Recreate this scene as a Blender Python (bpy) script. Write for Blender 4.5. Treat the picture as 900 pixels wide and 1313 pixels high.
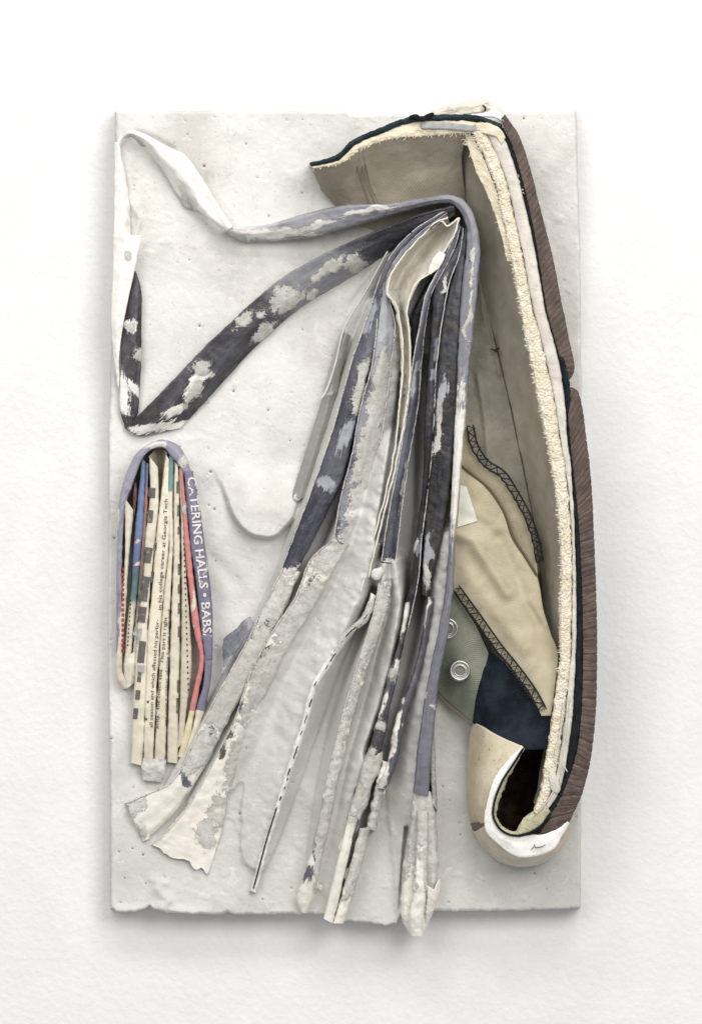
import bpy, math, random
import numpy as np

random.seed(7); rng = np.random.default_rng(7)
for o in list(bpy.data.objects): bpy.data.objects.remove(o)
scene = bpy.context.scene
COL = scene.collection

# ------------------------------------------------------------------ camera, light, exposure
S = 0.0003                       # metres per unit of the drawing (the shoe is about 29 cm long)
DC, REF = 5400.0, 60.0           # camera distance from the wall, distance of the slab's face from the wall
cam = bpy.data.cameras.new('camera'); camo = bpy.data.objects.new('camera', cam); COL.objects.link(camo)
camo.location = (0, -DC * S, 0); camo.rotation_euler = (math.radians(90), 0, 0)
cam.sensor_fit = 'VERTICAL'; cam.angle = 2 * math.atan(656.5 / (DC - REF))
cam.clip_start = 0.05; cam.clip_end = 50
scene.camera = camo

world = bpy.data.worlds.new('World'); scene.world = world; world.use_nodes = True
bg = world.node_tree.nodes['Background']
bg.inputs[0].default_value = (1.0, 0.995, 0.99, 1); bg.inputs[1].default_value = 0.44

def area(name, loc, target, size, power, col=(1, .98, .955)):
    l = bpy.data.lights.new(name, 'AREA'); l.shape = 'RECTANGLE'; l.size, l.size_y = size; l.energy = power; l.color = col
    o = bpy.data.objects.new(name, l); COL.objects.link(o); o.location = loc
    from mathutils import Vector
    o.rotation_euler = (Vector(target) - Vector(loc)).to_track_quat('-Z', 'Y').to_euler()
    return o
area('ceiling_lamp', (-0.05, -1.0, 1.35), (0, 0, 0), (1.4, 0.4), 15)
area('ceiling_lamp', (-0.75, -1.75, 0.75), (0, 0, 0), (0.9, 0.9), 10.5)
area('ceiling_lamp', (0.8, -1.75, 0.75), (0, 0, 0), (0.9, 0.9), 21)

scene.view_settings.view_transform = 'Standard'; scene.view_settings.look = 'None'
scene.view_settings.gamma = 1; scene.view_settings.exposure = 0.0
scene.render.engine = 'CYCLES'

# ------------------------------------------------------------------ numeric helpers
def W(p):
    """drawing units (x right, y down, d out from the wall) -> world metres"""
    p = np.asarray(p, float); k = (DC - p[:, 2]) / (DC - REF)
    return np.stack([(p[:, 0] - 450) * k, -p[:, 2], -(p[:, 1] - 656.5) * k], 1) * S

def _h(i, j, k):
    n = (i * 374761393 + j * 668265263 + k * 2147483647 * 3 + 12345) & 0xffffffff
    n = ((n ^ (n >> 13)) * 1274126177) & 0xffffffff
    n = ((n ^ (n >> 15)) * 2246822519) & 0xffffffff
    return ((n ^ (n >> 16)) & 0xffff) / 65535.0
def vn(p):
    i = np.floor(p).astype(np.int64); f = p - i; u = f * f * (3 - 2 * f)
    r = 0
    for a in (0, 1):
        for b in (0, 1):
            for c in (0, 1):
                w = (u[:, 0] if a else 1 - u[:, 0]) * (u[:, 1] if b else 1 - u[:, 1]) * (u[:, 2] if c else 1 - u[:, 2])
                r = r + w * _h(i[:, 0] + a, i[:, 1] + b, i[:, 2] + c)
    return r * 2 - 1
def fbm(p, scale, octv=3, seed=0):
    p = np.asarray(p, float) / scale + seed * 17.31; r = 0; a = 1; t = 0
    for _ in range(octv):
        r = r + a * vn(p); t += a; p = p * 2.03 + 5.7; a *= 0.5
    return r / t
def sst(a, b, x):
    t = np.clip((x - a) / (b - a), 0, 1); return t * t * (3 - 2 * t)
def hexc(h):
    v = [int(h[i:i + 2], 16) / 255 for i in (0, 2, 4)]
    return np.array([c / 12.92 if c <= .04045 else ((c + .055) / 1.055) ** 2.4 for c in v])

def hermite(pts, t, tq):
    """non-uniform Catmull-Rom through pts (K,...) at params t, sampled at tq"""
    pts = np.asarray(pts, float); K = len(pts)
    if K == 2:
        s = (tq - t[0]) / (t[1] - t[0]); s = s.reshape(-1, *([1] * (pts.ndim - 1)))
        return pts[0] * (1 - s) + pts[1] * s
    tr = t.reshape(-1, *([1] * (pts.ndim - 1)))
    sl = (pts[1:] - pts[:-1]) / (tr[1:] - tr[:-1])
    m = np.empty_like(pts); m[0] = sl[0]; m[-1] = sl[-1]
    w = (tr[2:] - tr[1:-1]) / (tr[2:] - tr[:-2])
    m[1:-1] = sl[:-1] * w + sl[1:] * (1 - w)
    m[1:-1] *= 0.9
    i = np.clip(np.searchsorted(t, tq, side='right') - 1, 0, K - 2)
    h = t[i + 1] - t[i]; s = (tq - t[i]) / h
    sh = (-1,) + (1,) * (pts.ndim - 1); s = s.reshape(sh); h = h.reshape(sh)
    return ((2 * s**3 - 3 * s**2 + 1) * pts[i] + (s**3 - 2 * s**2 + s) * h * m[i]
            + (-2 * s**3 + 3 * s**2) * pts[i + 1] + (s**3 - s**2) * h * m[i + 1])
def chord(p):
    d = np.linalg.norm(np.diff(p, axis=0), axis=1); return np.concatenate([[0], np.cumsum(np.maximum(d, 1e-3))])
def spl(pts, n=None, step=2.0):
    pts = np.asarray(pts, float); t = chord(pts)
    n = n or max(4, int(t[-1] / step))
    dense = hermite(pts, t, np.linspace(0, t[-1], n * 4)); c = chord(dense)
    q = np.linspace(0, c[-1], n)
    return np.stack([np.interp(q, c, dense[:, k]) for k in range(dense.shape[1])], 1)

def pdist(x, y, poly):
    """distance to polyline, signed side (+ = left when going down), interpolated extra columns"""
    poly = np.asarray(poly, float); best = np.full(x.shape, 1e9); side = np.zeros(x.shape)
    ex = np.zeros(x.shape + (poly.shape[1] - 2,)); 
    for a, b in zip(poly[:-1], poly[1:]):
        d = b[:2] - a[:2]; L = max(d @ d, 1e-9)
        t = np.clip(((x - a[0]) * d[0] + (y - a[1]) * d[1]) / L, 0, 1)
        dd = np.hypot(x - a[0] - t * d[0], y - a[1] - t * d[1]); m = dd < best
        best = np.where(m, dd, best)
        cr = d[0] * (y - a[1]) - d[1] * (x - a[0]); side = np.where(m, np.sign(cr), side)
        if poly.shape[1] > 2:
            e = a[2:] + t[..., None] * (b[2:] - a[2:]); ex = np.where(m[..., None], e, ex)
    return best, side, ex
def inside(x, y, poly):
    r = np.zeros(x.shape, bool); n = len(poly)
    for i in range(n):
        (x0, y0), (x1, y1) = poly[i], poly[(i + 1) % n]
        c = ((y0 > y) != (y1 > y)) & (x < (x1 - x0) * (y - y0) / ((y1 - y0) or 1e-9) + x0)
        r ^= c
    return r
def sdf(x, y, poly):
    d = pdist(x, y, list(poly) + [poly[0]])[0]; return np.where(inside(x, y, poly), d, -d)

# ------------------------------------------------------------------ objects
def thing(name, label, cat, base, group=None):
    o = bpy.data.objects.new(name, None); COL.objects.link(o); o.empty_display_size = 0.01
    o.location = W([base])[0]; o['label'] = label; o['category'] = cat
    if group: o['group'] = group
    return o
def origin(parent):
    r = np.zeros(3)
    while parent is not None: r += np.array(parent.location); parent = parent.parent
    return r
def link(name, verts, faces, mat, parent=None, smooth=True, attrs=None, label=None, kind=None):
    me = bpy.data.meshes.new(name)
    v = W(verts) - origin(parent)
    faces = np.asarray(faces)
    me.vertices.add(len(v)); me.vertices.foreach_set('co', v.astype(np.float32).ravel())
    n, k = faces.shape
    me.loops.add(n * k); me.loops.foreach_set('vertex_index', faces.ravel().astype(np.int32))
    me.polygons.add(n); me.polygons.foreach_set('loop_start', np.arange(0, n * k, k, dtype=np.int32))
    me.polygons.foreach_set('use_smooth', np.full(n, smooth))
    me.update(calc_edges=True); me.validate()
    a = dict(pos=np.asarray(verts, float)); a.update(attrs or {})
    for key, arr in a.items():
        arr = np.asarray(arr, np.float32)
        if arr.ndim == 1: me.attributes.new(key, 'FLOAT', 'POINT').data.foreach_set('value', arr)
        elif key.startswith('col'):
            me.attributes.new(key, 'FLOAT_COLOR', 'POINT').data.foreach_set('color', np.concatenate([arr, np.ones((len(arr), 1), np.float32)], 1).ravel())
        else: me.attributes.new(key, 'FLOAT_VECTOR', 'POINT').data.foreach_set('vector', arr.ravel())
    me.materials.append(mat)
    o = bpy.data.objects.new(name, me); COL.objects.link(o)
    if parent is not None: o.parent = parent
    if label: o['label'] = label
    if kind: o['kind'] = kind
    return o

def grid(curves, step=2.0, xstep=None, linear=False, closed=False):
    """loft: curves (K polylines) -> (N,M,3) grid, u along, v across"""
    same = len({len(c) for c in curves}) == 1
    C = [np.asarray(c, float) for c in curves]
    if same:
        ts = [chord(c) for c in C]; T = np.mean([t / t[-1] for t in ts], 0); L = np.mean([t[-1] for t in ts])
        N = max(4, int(L / step)); tq = np.linspace(0, 1, N)
        G = np.stack([hermite(c, T, tq) for c in C], 1)          # N,K,3
    else:
        L = max(chord(c)[-1] for c in C); N = max(4, int(L / step)); G = np.stack([spl(c, N) for c in C], 1)
    K = G.shape[1]
    seg = [float(np.mean(np.linalg.norm(G[:, k + 1] - G[:, k], axis=1))) for k in range(K - 1)]
    tk = np.concatenate([[0], np.cumsum(np.maximum(seg, .5))])
    q = [np.linspace(tk[k], tk[k + 1], max(2, int(seg[k] / (xstep or step)) + 1), endpoint=False) for k in range(K - 1)]
    q = np.concatenate(q + [[tk[-1]]])
    Gt = np.swapaxes(G, 0, 1)
    if linear:
        R = np.stack([np.stack([np.interp(q, tk, G[i, :, c]) for c in range(3)], 1) for i in range(len(G))], 0)
    else:
        R = np.swapaxes(hermite(Gt, tk, q), 0, 1)
    return R
def gnorm(G):
    du = np.gradient(G, axis=0); dv = np.gradient(G, axis=1)
    n = np.cross(dv, du); n /= np.maximum(np.linalg.norm(n, axis=2, keepdims=True), 1e-9)
    s = np.sign(n[..., 2].mean()) or 1
    return n * s
def gfaces(N, M, off=0, wrap=False):
    i, j = np.meshgrid(np.arange(N - 1), np.arange(M if wrap else M - 1), indexing='ij'); j2 = (j + 1) % M
    return np.stack([i * M + j, i * M + j2, (i + 1) * M + j2, (i + 1) * M + j], -1).reshape(-1, 4) + off

def ell(P, patches, amp=0.0):
    """field >0 inside any of the ellipses (x,y,rx,ry,angle)"""
    f = np.full(len(P), -1.0)
    if len(patches): P = P + np.stack([fbm(P, 16, 3, 31), fbm(P, 16, 3, 32), np.zeros(len(P))], 1) * 8.0
    for (x, y, a, b, ang) in patches:
        c, s = math.cos(math.radians(ang)), math.sin(math.radians(ang))
        u = ((P[:, 0] - x) * c + (P[:, 1] - y) * s) / a; v = (-(P[:, 0] - x) * s + (P[:, 1] - y) * c) / b
        f = np.maximum(f, 1 - np.sqrt(u * u + v * v))
    return np.clip(f, -1, 1)

SLATE = []
def surf(name, curves, mat, parent=None, step=2.0, xstep=None, noise=(0, 10), noise2=None, ridges=(), thick=0, linear=False,
         col='e6dfcf', col2='e6dfcf', alt=(), cem=(), cemb=-1.0, dust=0.3, stops=None, rib=None, label=None, seed=0, edge=0, rag=0, rag2=0):
    G = grid(curves, step, xstep, linear); n = gnorm(G); N, M, _ = G.shape
    P = G.reshape(-1, 3)
    if noise[0]: G = G + n * (noise[0] * fbm(P, noise[1], 3, seed)).reshape(N, M, 1)
    if noise2: G = G + n * (noise2[0] * fbm(P, noise2[1], 3, seed + 3)).reshape(N, M, 1)
    if edge:                                                     # ragged outline
        du = np.gradient(G, axis=1); du /= np.maximum(np.linalg.norm(du, axis=2, keepdims=True), 1e-6)
        e = np.zeros((N, M)); w = fbm(P, 5, 3, seed + 9).reshape(N, M)
        e[:, 0] = 1; e[:, -1] = 1
        G = G + du * (w * e * edge)[..., None]
    for poly, hh, ww in ridges:
        d = pdist(G[..., 0], G[..., 1], poly)[0]; G = G.copy(); G[..., 2] += hh * np.exp(-(d / ww) ** 2)
    if mat is M_PAP:
        P = G.reshape(-1, 3)
        G = G + gnorm(G) * (.9 * (.5 - 2 * np.abs(fbm(P, 19, 3, seed + 5))) + .5 * fbm(P, 4, 2, seed + 6)).reshape(N, M, 1)
        cf = np.maximum(ell(P, cem), cemb) + .5 * fbm(P, 7, 3, 12)
        G = G + gnorm(G) * (sst(-.05, .25, cf) * (1.0 + .45 * fbm(P, 5, 3, 13))).reshape(N, M, 1)
    if rag:
        P = G.reshape(-1, 3); w = fbm(P, 8, 4, seed + 15).reshape(N, M); d0 = G[0] - G[3]; d0 = d0 / np.maximum(np.linalg.norm(d0, axis=1, keepdims=True), 1e-6)
        for k in range(5): G[k] += d0 * (w[0] * rag * (1 - k / 5))[:, None]
        if rag2:
            d1 = G[-1] - G[-4]; d1 = d1 / np.maximum(np.linalg.norm(d1, axis=1, keepdims=True), 1e-6)
            for k in range(5): G[-1 - k] += d1 * (w[-1] * rag2 * (1 - k / 5))[:, None]
    ulen = np.concatenate([[0], np.cumsum(np.linalg.norm(np.diff(G[:, M // 2], axis=0), axis=1))])
    vlen = np.concatenate([[0], np.cumsum(np.linalg.norm(np.diff(G[N // 2], axis=0), axis=1))])
    st = np.stack([np.repeat(ulen, M), np.tile(vlen, N), np.zeros(N * M)], 1)
    if rib:
        per, am = rib; ph = st[:, 0] / per + 0.14 * fbm(P * [1.0, 1.2, 1], 14, 2, 4)
        tri = np.abs((ph % 1) - 0.35); G = G + n * (am * (sst(0, .10, tri) - 1)).reshape(N, M, 1)
    P = G.reshape(-1, 3)
    if stops:                                                    # colours along the strip: (fraction, hex)
        fr = np.repeat(ulen / ulen[-1], M) + 0.02 * fbm(P, 8, 2, 1)
        xs = [s[0] for s in stops]; cs = np.array([hexc(s[1]) for s in stops])
        c1 = np.stack([np.interp(fr, xs, cs[:, k]) for k in range(3)], 1)
    else: c1 = np.tile(hexc(col), (N * M, 1))
    c2 = np.tile(hexc(col2), (N * M, 1))
    if mat is M_PAP and parent in SLATE:
        for c in (c1, c2):
            lum = c.mean(1, keepdims=True); k = (c[:, 2:] > c[:, :1] * 1.06).astype(float)
            c += k * ((lum + (c - lum) * .72) * .84 - c)
    A = dict(col=c1, colb=c2, alt=ell(P, alt), cem=np.maximum(ell(P, cem), cemb), st=st, dust=np.full(N * M, dust))
    F = gfaces(N, M)
    if thick:
        B = (G - gnorm(G) * thick).reshape(-1, 3); off = N * M
        rim = np.concatenate([np.arange(M), np.arange(1, N) * M + M - 1, (N - 1) * M + np.arange(M - 2, -1, -1), np.arange(N - 2, 0, -1) * M])
        r2 = np.roll(rim, -1)
        F = np.concatenate([F, F[:, ::-1] + off, np.stack([rim, rim + off, r2 + off, r2], 1)])
        P = np.concatenate([P, B]); A = {k: np.concatenate([v, v]) for k, v in A.items()}
    o = link(name, P, F, mat, parent, True, A, label)
    return o, G
def band(name, L, R, mat, parent, bulge=4, skirt=(58, 58), mid=None, drop=3, **kw):
    """a page seen edge-on: rounded front between edges L and R, sides running back into the slab"""
    L = np.asarray(L, float); R = np.asarray(R, float)
    if len(L) != len(R):
        n = max(len(L), len(R), 8); L, R = spl(L, n), spl(R, n)
    m = (L + R) / 2 if mid is None else np.asarray(mid, float); m = m.copy(); m[:, 2] += bulge
    cs = []
    if skirt[0] is not None:
        a = L.copy(); a[:, 2] = np.minimum(skirt[0], L[:, 2] - 2); cs.append(a)
    l2 = L.copy(); l2[:, 2] -= drop; r2 = R.copy(); r2[:, 2] -= drop
    cs += [l2, L * .8 + m * .2 if False else L * .82 + m * .18, m, R * .82 + m * .18, r2]
    if skirt[1] is not None:
        a = R.copy(); a[:, 2] = np.minimum(skirt[1], R[:, 2] - 2); cs.append(a)
    return surf(name, cs, mat, parent, linear=True, **kw)

def tubes(name, polys, rad, mat, parent, sides=5, kind=None, label=None):
    V, F = [], []; off = 0
    for p in polys:
        p = np.asarray(p, float); n = len(p); r = rad if np.isscalar(rad) else rad
        t = np.gradient(p, axis=0); t /= np.maximum(np.linalg.norm(t, axis=1, keepdims=True), 1e-9)
        ref = np.tile([0.13, 0.21, 1.0], (n, 1)); a = np.cross(t, ref); a /= np.maximum(np.linalg.norm(a, axis=1, keepdims=True), 1e-9); b = np.cross(t, a)
        rr = np.full(n, r); rr[[0, -1]] *= .5
        for k in range(sides):
            th = 2 * math.pi * k / sides
            V.append(p + (a * math.cos(th) + b * math.sin(th)) * rr[:, None])
        i = np.arange(n - 1)
        for k in range(sides):
            k2 = (k + 1) % sides
            F.append(np.stack([off + k * n + i, off + k2 * n + i, off + k2 * n + i + 1, off + k * n + i + 1], 1))
        off += sides * n
    V = np.concatenate(V); F = np.concatenate(F)
    return link(name, V, F, mat, parent, True, dict(st=V), label, kind)

def lookup(G):
    P = G.reshape(-1, 3)
    def f(x, y):
        x = np.asarray(x, float); y = np.asarray(y, float); out = np.empty(len(x))
        for i in range(0, len(x), 256):
            d = (P[None, :, 0] - x[i:i + 256, None]) ** 2 + (P[None, :, 1] - y[i:i + 256, None]) ** 2 - P[None, :, 2] * 0.12
            k = np.argpartition(d, 3, axis=1)[:, :3]
            out[i:i + 256] = P[k, 2].max(1)
        return out
    return f

def text_on(body, path, size, mat, parent, G, lift=0.7, stretch=None, name='printed_text', flip=False, bold=0.0):
    """lay lettering along a path on a surface; the letters stand to the left of the path's direction"""
    cu = bpy.data.curves.new('t', 'FONT'); cu.body = body; cu.size = size; cu.resolution_u = 2; cu.offset = bold * size if bold < .02 else bold
    to = bpy.data.objects.new('t', cu); COL.objects.link(to); bpy.context.view_layer.update()
    me = to.evaluated_get(bpy.context.evaluated_depsgraph_get()).to_mesh()
    v = np.array([q.co[:] for q in me.vertices]); me.calc_loop_triangles(); f = np.array([t.vertices[:] for t in me.loop_triangles])
    to.evaluated_get(bpy.context.evaluated_depsgraph_get()).to_mesh_clear()
    bpy.data.objects.remove(to); bpy.data.curves.remove(cu)
    path = spl(path, 80); c = chord(path); x = v[:, 0] - v[:, 0].min()
    if stretch: x = x * (c[-1] * stretch / x.max())
    t = np.gradient(path, axis=0); t /= np.linalg.norm(t, axis=1, keepdims=True)
    px = np.interp(x, c, path[:, 0]); py = np.interp(x, c, path[:, 1]); tx = np.interp(x, c, t[:, 0]); ty = np.interp(x, c, t[:, 1])
    X = px + ty * v[:, 1]; Y = py - tx * v[:, 1]
    P = np.stack([X, Y, lookup(G)(X, Y) + lift], 1)
    return link(name, P, f, mat, parent, False)
def blocks_on(quads, mat, parent, G, lift=0.6, name='printed_block'):
    """small printed rectangles following the page; quads = (x, y, w, h, angle)"""
    V, F, off = [], [], 0; L = lookup(G)
    if len(quads) < 12:
        for q in quads: blocks_on([q] * 1 + [], mat, parent, G, lift, name) if len(quads) > 1 else None
        if len(quads) > 1: return
    for (x, y, w, h, a) in quads:
        u, v = np.meshgrid(np.linspace(-.5, .5, 4), np.linspace(-.5, .5, 5), indexing='ij')
        c, s = math.cos(math.radians(a)), math.sin(math.radians(a))
        X = (x + u * w * c - v * h * s).ravel(); Y = (y + u * w * s + v * h * c).ravel()
        V.append(np.stack([X, Y, L(X, Y) + lift], 1)); F.append(gfaces(4, 5, off)); off += 20
    return link(name, np.concatenate(V), np.concatenate(F), mat, parent, False, kind='stuff' if len(quads) > 1 else None)

# ------------------------------------------------------------------ materials
class NT:
    def __init__(s, name):
        s.m = bpy.data.materials.new(name); s.m.use_nodes = True; s.t = s.m.node_tree
        s.b = s.t.nodes['Principled BSDF']
    def n(s, typ, **kw):
        x = s.t.nodes.new(typ)
        for k, v in kw.items():
            if k[0] == '_': setattr(x, k[1:], v)
        return x
    def put(s, sock, v):
        if isinstance(v, bpy.types.NodeSocket): s.t.links.new(v, sock)
        elif v is not None:
            if sock.type == 'RGBA' and not np.isscalar(v): v = tuple(v[:3]) + (1,)
            sock.default_value = v
    def attr(s, name, what='Vector'):
        a = s.n('ShaderNodeAttribute', _attribute_name=name); return a.outputs[what]
    def noise(s, vec, scale, detail=4, rough=.55, dist=0):
        x = s.n('ShaderNodeTexNoise'); s.put(x.inputs['Vector'], vec); x.inputs['Scale'].default_value = scale
        x.inputs['Detail'].default_value = detail; x.inputs['Roughness'].default_value = rough; x.inputs['Distortion'].default_value = dist
        return x.outputs['Fac']
    def vor(s, vec, scale, feat='F1'):
        x = s.n('ShaderNodeTexVoronoi', _feature=feat); s.put(x.inputs['Vector'], vec); x.inputs['Scale'].default_value = scale
        return x.outputs['Distance']
    def math(s, op, a, b=None, c=None):
        x = s.n('ShaderNodeMath', _operation=op)
        for i, v in enumerate((a, b, c)): s.put(x.inputs[i], v)
        return x.outputs[0]
    def ramp(s, v, a, b, lo=0., hi=1., smooth=True):
        x = s.n('ShaderNodeMapRange'); x.interpolation_type = 'SMOOTHSTEP' if smooth else 'LINEAR'
        s.put(x.inputs[0], v); x.inputs[1].default_value = a; x.inputs[2].default_value = b; x.inputs[3].default_value = lo; x.inputs[4].default_value = hi
        return x.outputs[0]
    def mix(s, f, a, b, mode='MIX'):
        x = s.n('ShaderNodeMix', _data_type='RGBA', _blend_type=mode)
        s.put(x.inputs[0], f); s.put(x.inputs[6], a); s.put(x.inputs[7], b); return x.outputs[2]
    def scale(s, vec, v):
        x = s.n('ShaderNodeVectorMath', _operation='MULTIPLY'); s.put(x.inputs[0], vec); x.inputs[1].default_value = v; return x.outputs[0]
    def bump(s, h, strength, dist, normal=None):
        x = s.n('ShaderNodeBump'); s.put(x.inputs['Height'], h); x.inputs['Strength'].default_value = strength; x.inputs['Distance'].default_value = dist * S
        if normal is not None: s.put(x.inputs['Normal'], normal)
        return x.outputs[0]
    def done(s, color, rough=.7, normal=None, metal=0, spec=.3):
        s.put(s.b.inputs['Base Color'], color); s.put(s.b.inputs['Roughness'], rough); s.put(s.b.inputs['Metallic'], metal)
        s.b.inputs['Specular IOR Level'].default_value = spec
        if normal is not None: s.put(s.b.inputs['Normal'], normal)
        return s.m

CEM_A, CEM_B = hexc('c6c4bf'), hexc('d9d7d2')
def cement_color(t, pos):
    a = t.noise(pos, .012, 5, .6); b = t.noise(pos, .16, 4, .6)
    c = t.mix(t.ramp(a, .38, .64), CEM_A, CEM_B)
    c = t.mix(t.ramp(b, .55, .75, 0, .35), c, hexc('e2e2e0'))
    return t.mix(t.ramp(t.noise(pos, .7, 2), .62, .75, 0, .3), c, hexc('96938c'))

def mat_wall():
    t = NT('white_wall'); g = t.n('ShaderNodeTexCoord').outputs['Object']
    n1 = t.noise(g, 380, 3, .5); n2 = t.noise(g, 1100, 3, .5); n3 = t.noise(g, 60, 2)
    h = t.math('ADD', t.math('MULTIPLY', t.ramp(n1, .35, .7), 1.0), t.math('MULTIPLY', n2, .35))
    c = t.mix(t.ramp(n3, .3, .7), (.735, .733, .73), (.765, .763, .76))
    return t.done(c, .65, t.bump(h, .24, 1.5), spec=.15)
def mat_concrete():
    t = NT('pale_concrete'); pos = t.attr('pos')
    c = cement_color(t, pos)
    c = t.mix(t.ramp(t.noise(pos, .006, 4, .5, .6), .42, .62, 0, .6), c, hexc('dfdedb'))
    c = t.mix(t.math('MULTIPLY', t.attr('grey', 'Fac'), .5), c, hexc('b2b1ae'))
    pit_shade = t.attr('pit_shade', 'Fac')
    c = t.mix(t.ramp(pit_shade, .25, .8, 0, .88), c, hexc('4a453e'))  # pits coloured dark: painted occlusion on top of the real dents
    h = t.math('ADD', t.noise(pos, .35, 5, .65), t.math('MULTIPLY', t.noise(pos, .05, 3), 1.2))
    c = t.mix(t.ramp(t.noise(pos, .045, 6, .7, .8), .56, .70, 0, .35), c, hexc('efeeea'))
    c = t.mix(t.ramp(t.noise(pos, .03, 6, .7, .5), .60, .72, 0, .30), c, hexc('a19d95'))
    sp = t.vor(pos, .11); c = t.mix(t.ramp(sp, .10, .16, .25, 0), c, hexc('8a857c'))
    return t.done(c, t.ramp(t.noise(pos, .03), .3, .7, .55, .85), t.bump(h, .35, 1.6), spec=.25)
def mat_paper(name='printed_paper', weave=False):
    t = NT(name); pos = t.attr('pos'); st = t.attr('st')
    n1 = t.noise(pos, .13, 6, .65); n2 = t.noise(pos, .45, 4, .6)
    n3 = t.noise(pos, 1.1, 3, .7); n0 = t.noise(pos, .05, 3, .6)
    nn = t.math('ADD', t.math('MULTIPLY', t.math('SUBTRACT', n1, .5), 1.7), t.math('MULTIPLY', t.math('SUBTRACT', n2, .5), .9))
    nn = t.math('ADD', nn, t.math('ADD', t.math('MULTIPLY', t.math('SUBTRACT', n3, .5), .8), t.math('MULTIPLY', t.math('SUBTRACT', n0, .5), 1.2)))
    dustv = t.attr('dust', 'Fac'); col = t.attr('col', 'Color'); colb = t.attr('colb', 'Color')
    sk = t.noise(t.scale(st, (.035, .30, 1)), 1.0, 6, .7, .4)
    fa = t.ramp(t.math('ADD', t.attr('alt', 'Fac'), t.math('ADD', t.math('MULTIPLY', nn, .55), t.math('MULTIPLY', t.math('SUBTRACT', sk, .5), 2.2))), -.16, .16)
    c = t.mix(fa, col, colb)
    hs = t.n('ShaderNodeHueSaturation'); hs.inputs['Saturation'].default_value = .74; t.put(hs.inputs['Color'], c); c = hs.outputs[0]
    lg = t.noise(t.scale(st, (.014, .05, 1)), 1.0, 4, .6)
    c = t.mix(t.math('MULTIPLY', t.ramp(lg, .38, .68), t.math('MULTIPLY', dustv, .38)), c, hexc('9c9fac'))
    # worn streaks along the page
    s1 = t.noise(t.scale(st, (.022, .16, 1)), 1.0, 6, .68, .6); s2 = t.noise(pos, .9, 3, .7); dust = t.attr('dust', 'Fac')
    c = t.mix(t.math('MULTIPLY', t.ramp(s1, .56, .78, 0, .55), dust), c, hexc('b4b7c2'))
    c = t.mix(t.math('MULTIPLY', t.ramp(s1, .48, .28, 0, .6), dust), c, hexc('2a2730'))
    c = t.mix(t.math('MULTIPLY', t.ramp(s2, .6, .72, 0, .7), dust), c, hexc('dad7cf'))
    c = t.mix(t.ramp(t.noise(pos, .06, 3), .4, .7, 0, .14), c, hexc('6f6754'))
    fc = t.ramp(t.math('ADD', t.attr('cem', 'Fac'), t.math('MULTIPLY', nn, 1.0)), -.06, .06)
    sm = t.ramp(t.math('ADD', t.math('ADD', t.attr('cem', 'Fac'), .28), t.math('MULTIPLY', nn, 1.5)), 0, .5, 0, .5)
    cc = t.mix(t.ramp(t.noise(pos, .09, 4, .65), .42, .62, 0, .55), cement_color(t, pos), hexc('b7b1a4'))
    cc = t.mix(t.ramp(t.noise(pos, .55, 4, .7), .60, .70, 0, .5), cc, hexc('857e72'))
    c = t.mix(t.math('MULTIPLY', sm, t.ramp(n2, .42, .6)), c, cc)
    c = t.mix(fc, c, cc)
    c = t.mix(t.ramp(t.noise(pos, .40, 5, .75), .66, .70, 0, .75), c, hexc('dcd9d2'))
    h = t.math('ADD', t.math('MULTIPLY', fc, t.math('ADD', 1.0, t.math('MULTIPLY', t.noise(pos, .35, 6, .75), 2.2))), t.math('MULTIPLY', n2, .3))
    r = t.math('ADD', t.ramp(fc, 0, 1, .30, .78), t.math('MULTIPLY', n1, .22))
    return t.done(c, r, t.bump(h, .7, 1.6), spec=.4)
def mat_plain(name, c1, c2, rough=.7, scale=.05, bump=(.3, .8, .5), spec=.3, c3=None, c3r=(.62, .7), metal=0):
    t = NT(name); pos = t.attr('pos'); n = t.noise(pos, scale, 5, .6)
    c = t.mix(t.ramp(n, .35, .65), hexc(c1), hexc(c2)); f = t.noise(pos, bump[2], 4, .65)
    if c3: c = t.mix(t.ramp(t.noise(pos, bump[2] * .7, 4, .7), c3r[0], c3r[1]), c, hexc(c3))
    return t.done(c, rough, t.bump(f, bump[0], bump[1]), spec=spec, metal=metal)
def mat_cloth(name, c1, c2, per=2.4, twill=True, depth=.5):
    t = NT(name); pos = t.attr('pos'); st = t.attr('st')
    n = t.noise(pos, .03, 5, .6)
    c = t.mix(t.ramp(n, .35, .68), hexc(c1), hexc(c2))
    if twill:
        sx = t.n('ShaderNodeSeparateXYZ'); t.put(sx.inputs[0], st)
        u = t.math('MULTIPLY', sx.outputs[0], 6.2832 / per); v = t.math('MULTIPLY', sx.outputs[1], 6.2832 / per)
        w1 = t.math('SINE', t.math('ADD', u, t.math('MULTIPLY', v, .8))); w2 = t.math('SINE', t.math('SUBTRACT', u, t.math('MULTIPLY', v, 1.3)))
        w = t.math('ADD', w1, t.math('MULTIPLY', w2, .4))
    else: w = t.noise(pos, .8, 2)
    c = t.mix(t.ramp(t.noise(pos, .022, 6, .7, .8), .5, .72, 0, .45), c, hexc(c2) * .5)
    c = t.mix(t.ramp(t.noise(pos, .8, 3, .75), .70, .76, 0, .6), c, hexc('b9b4a4'))
    c = t.mix(t.ramp(w, -1.2, 1.2, .0, .28), c, hexc(c1) * .4)
    c = t.mix(t.ramp(t.noise(pos, .35, 4, .7), .6, .74, 0, .35), c, hexc(c2) * .45)
    h = t.math('ADD', t.math('MULTIPLY', w, .35), t.noise(pos, .25, 4, .6))
    return t.done(c, .9, t.bump(h, depth, .9), spec=.1)
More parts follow.
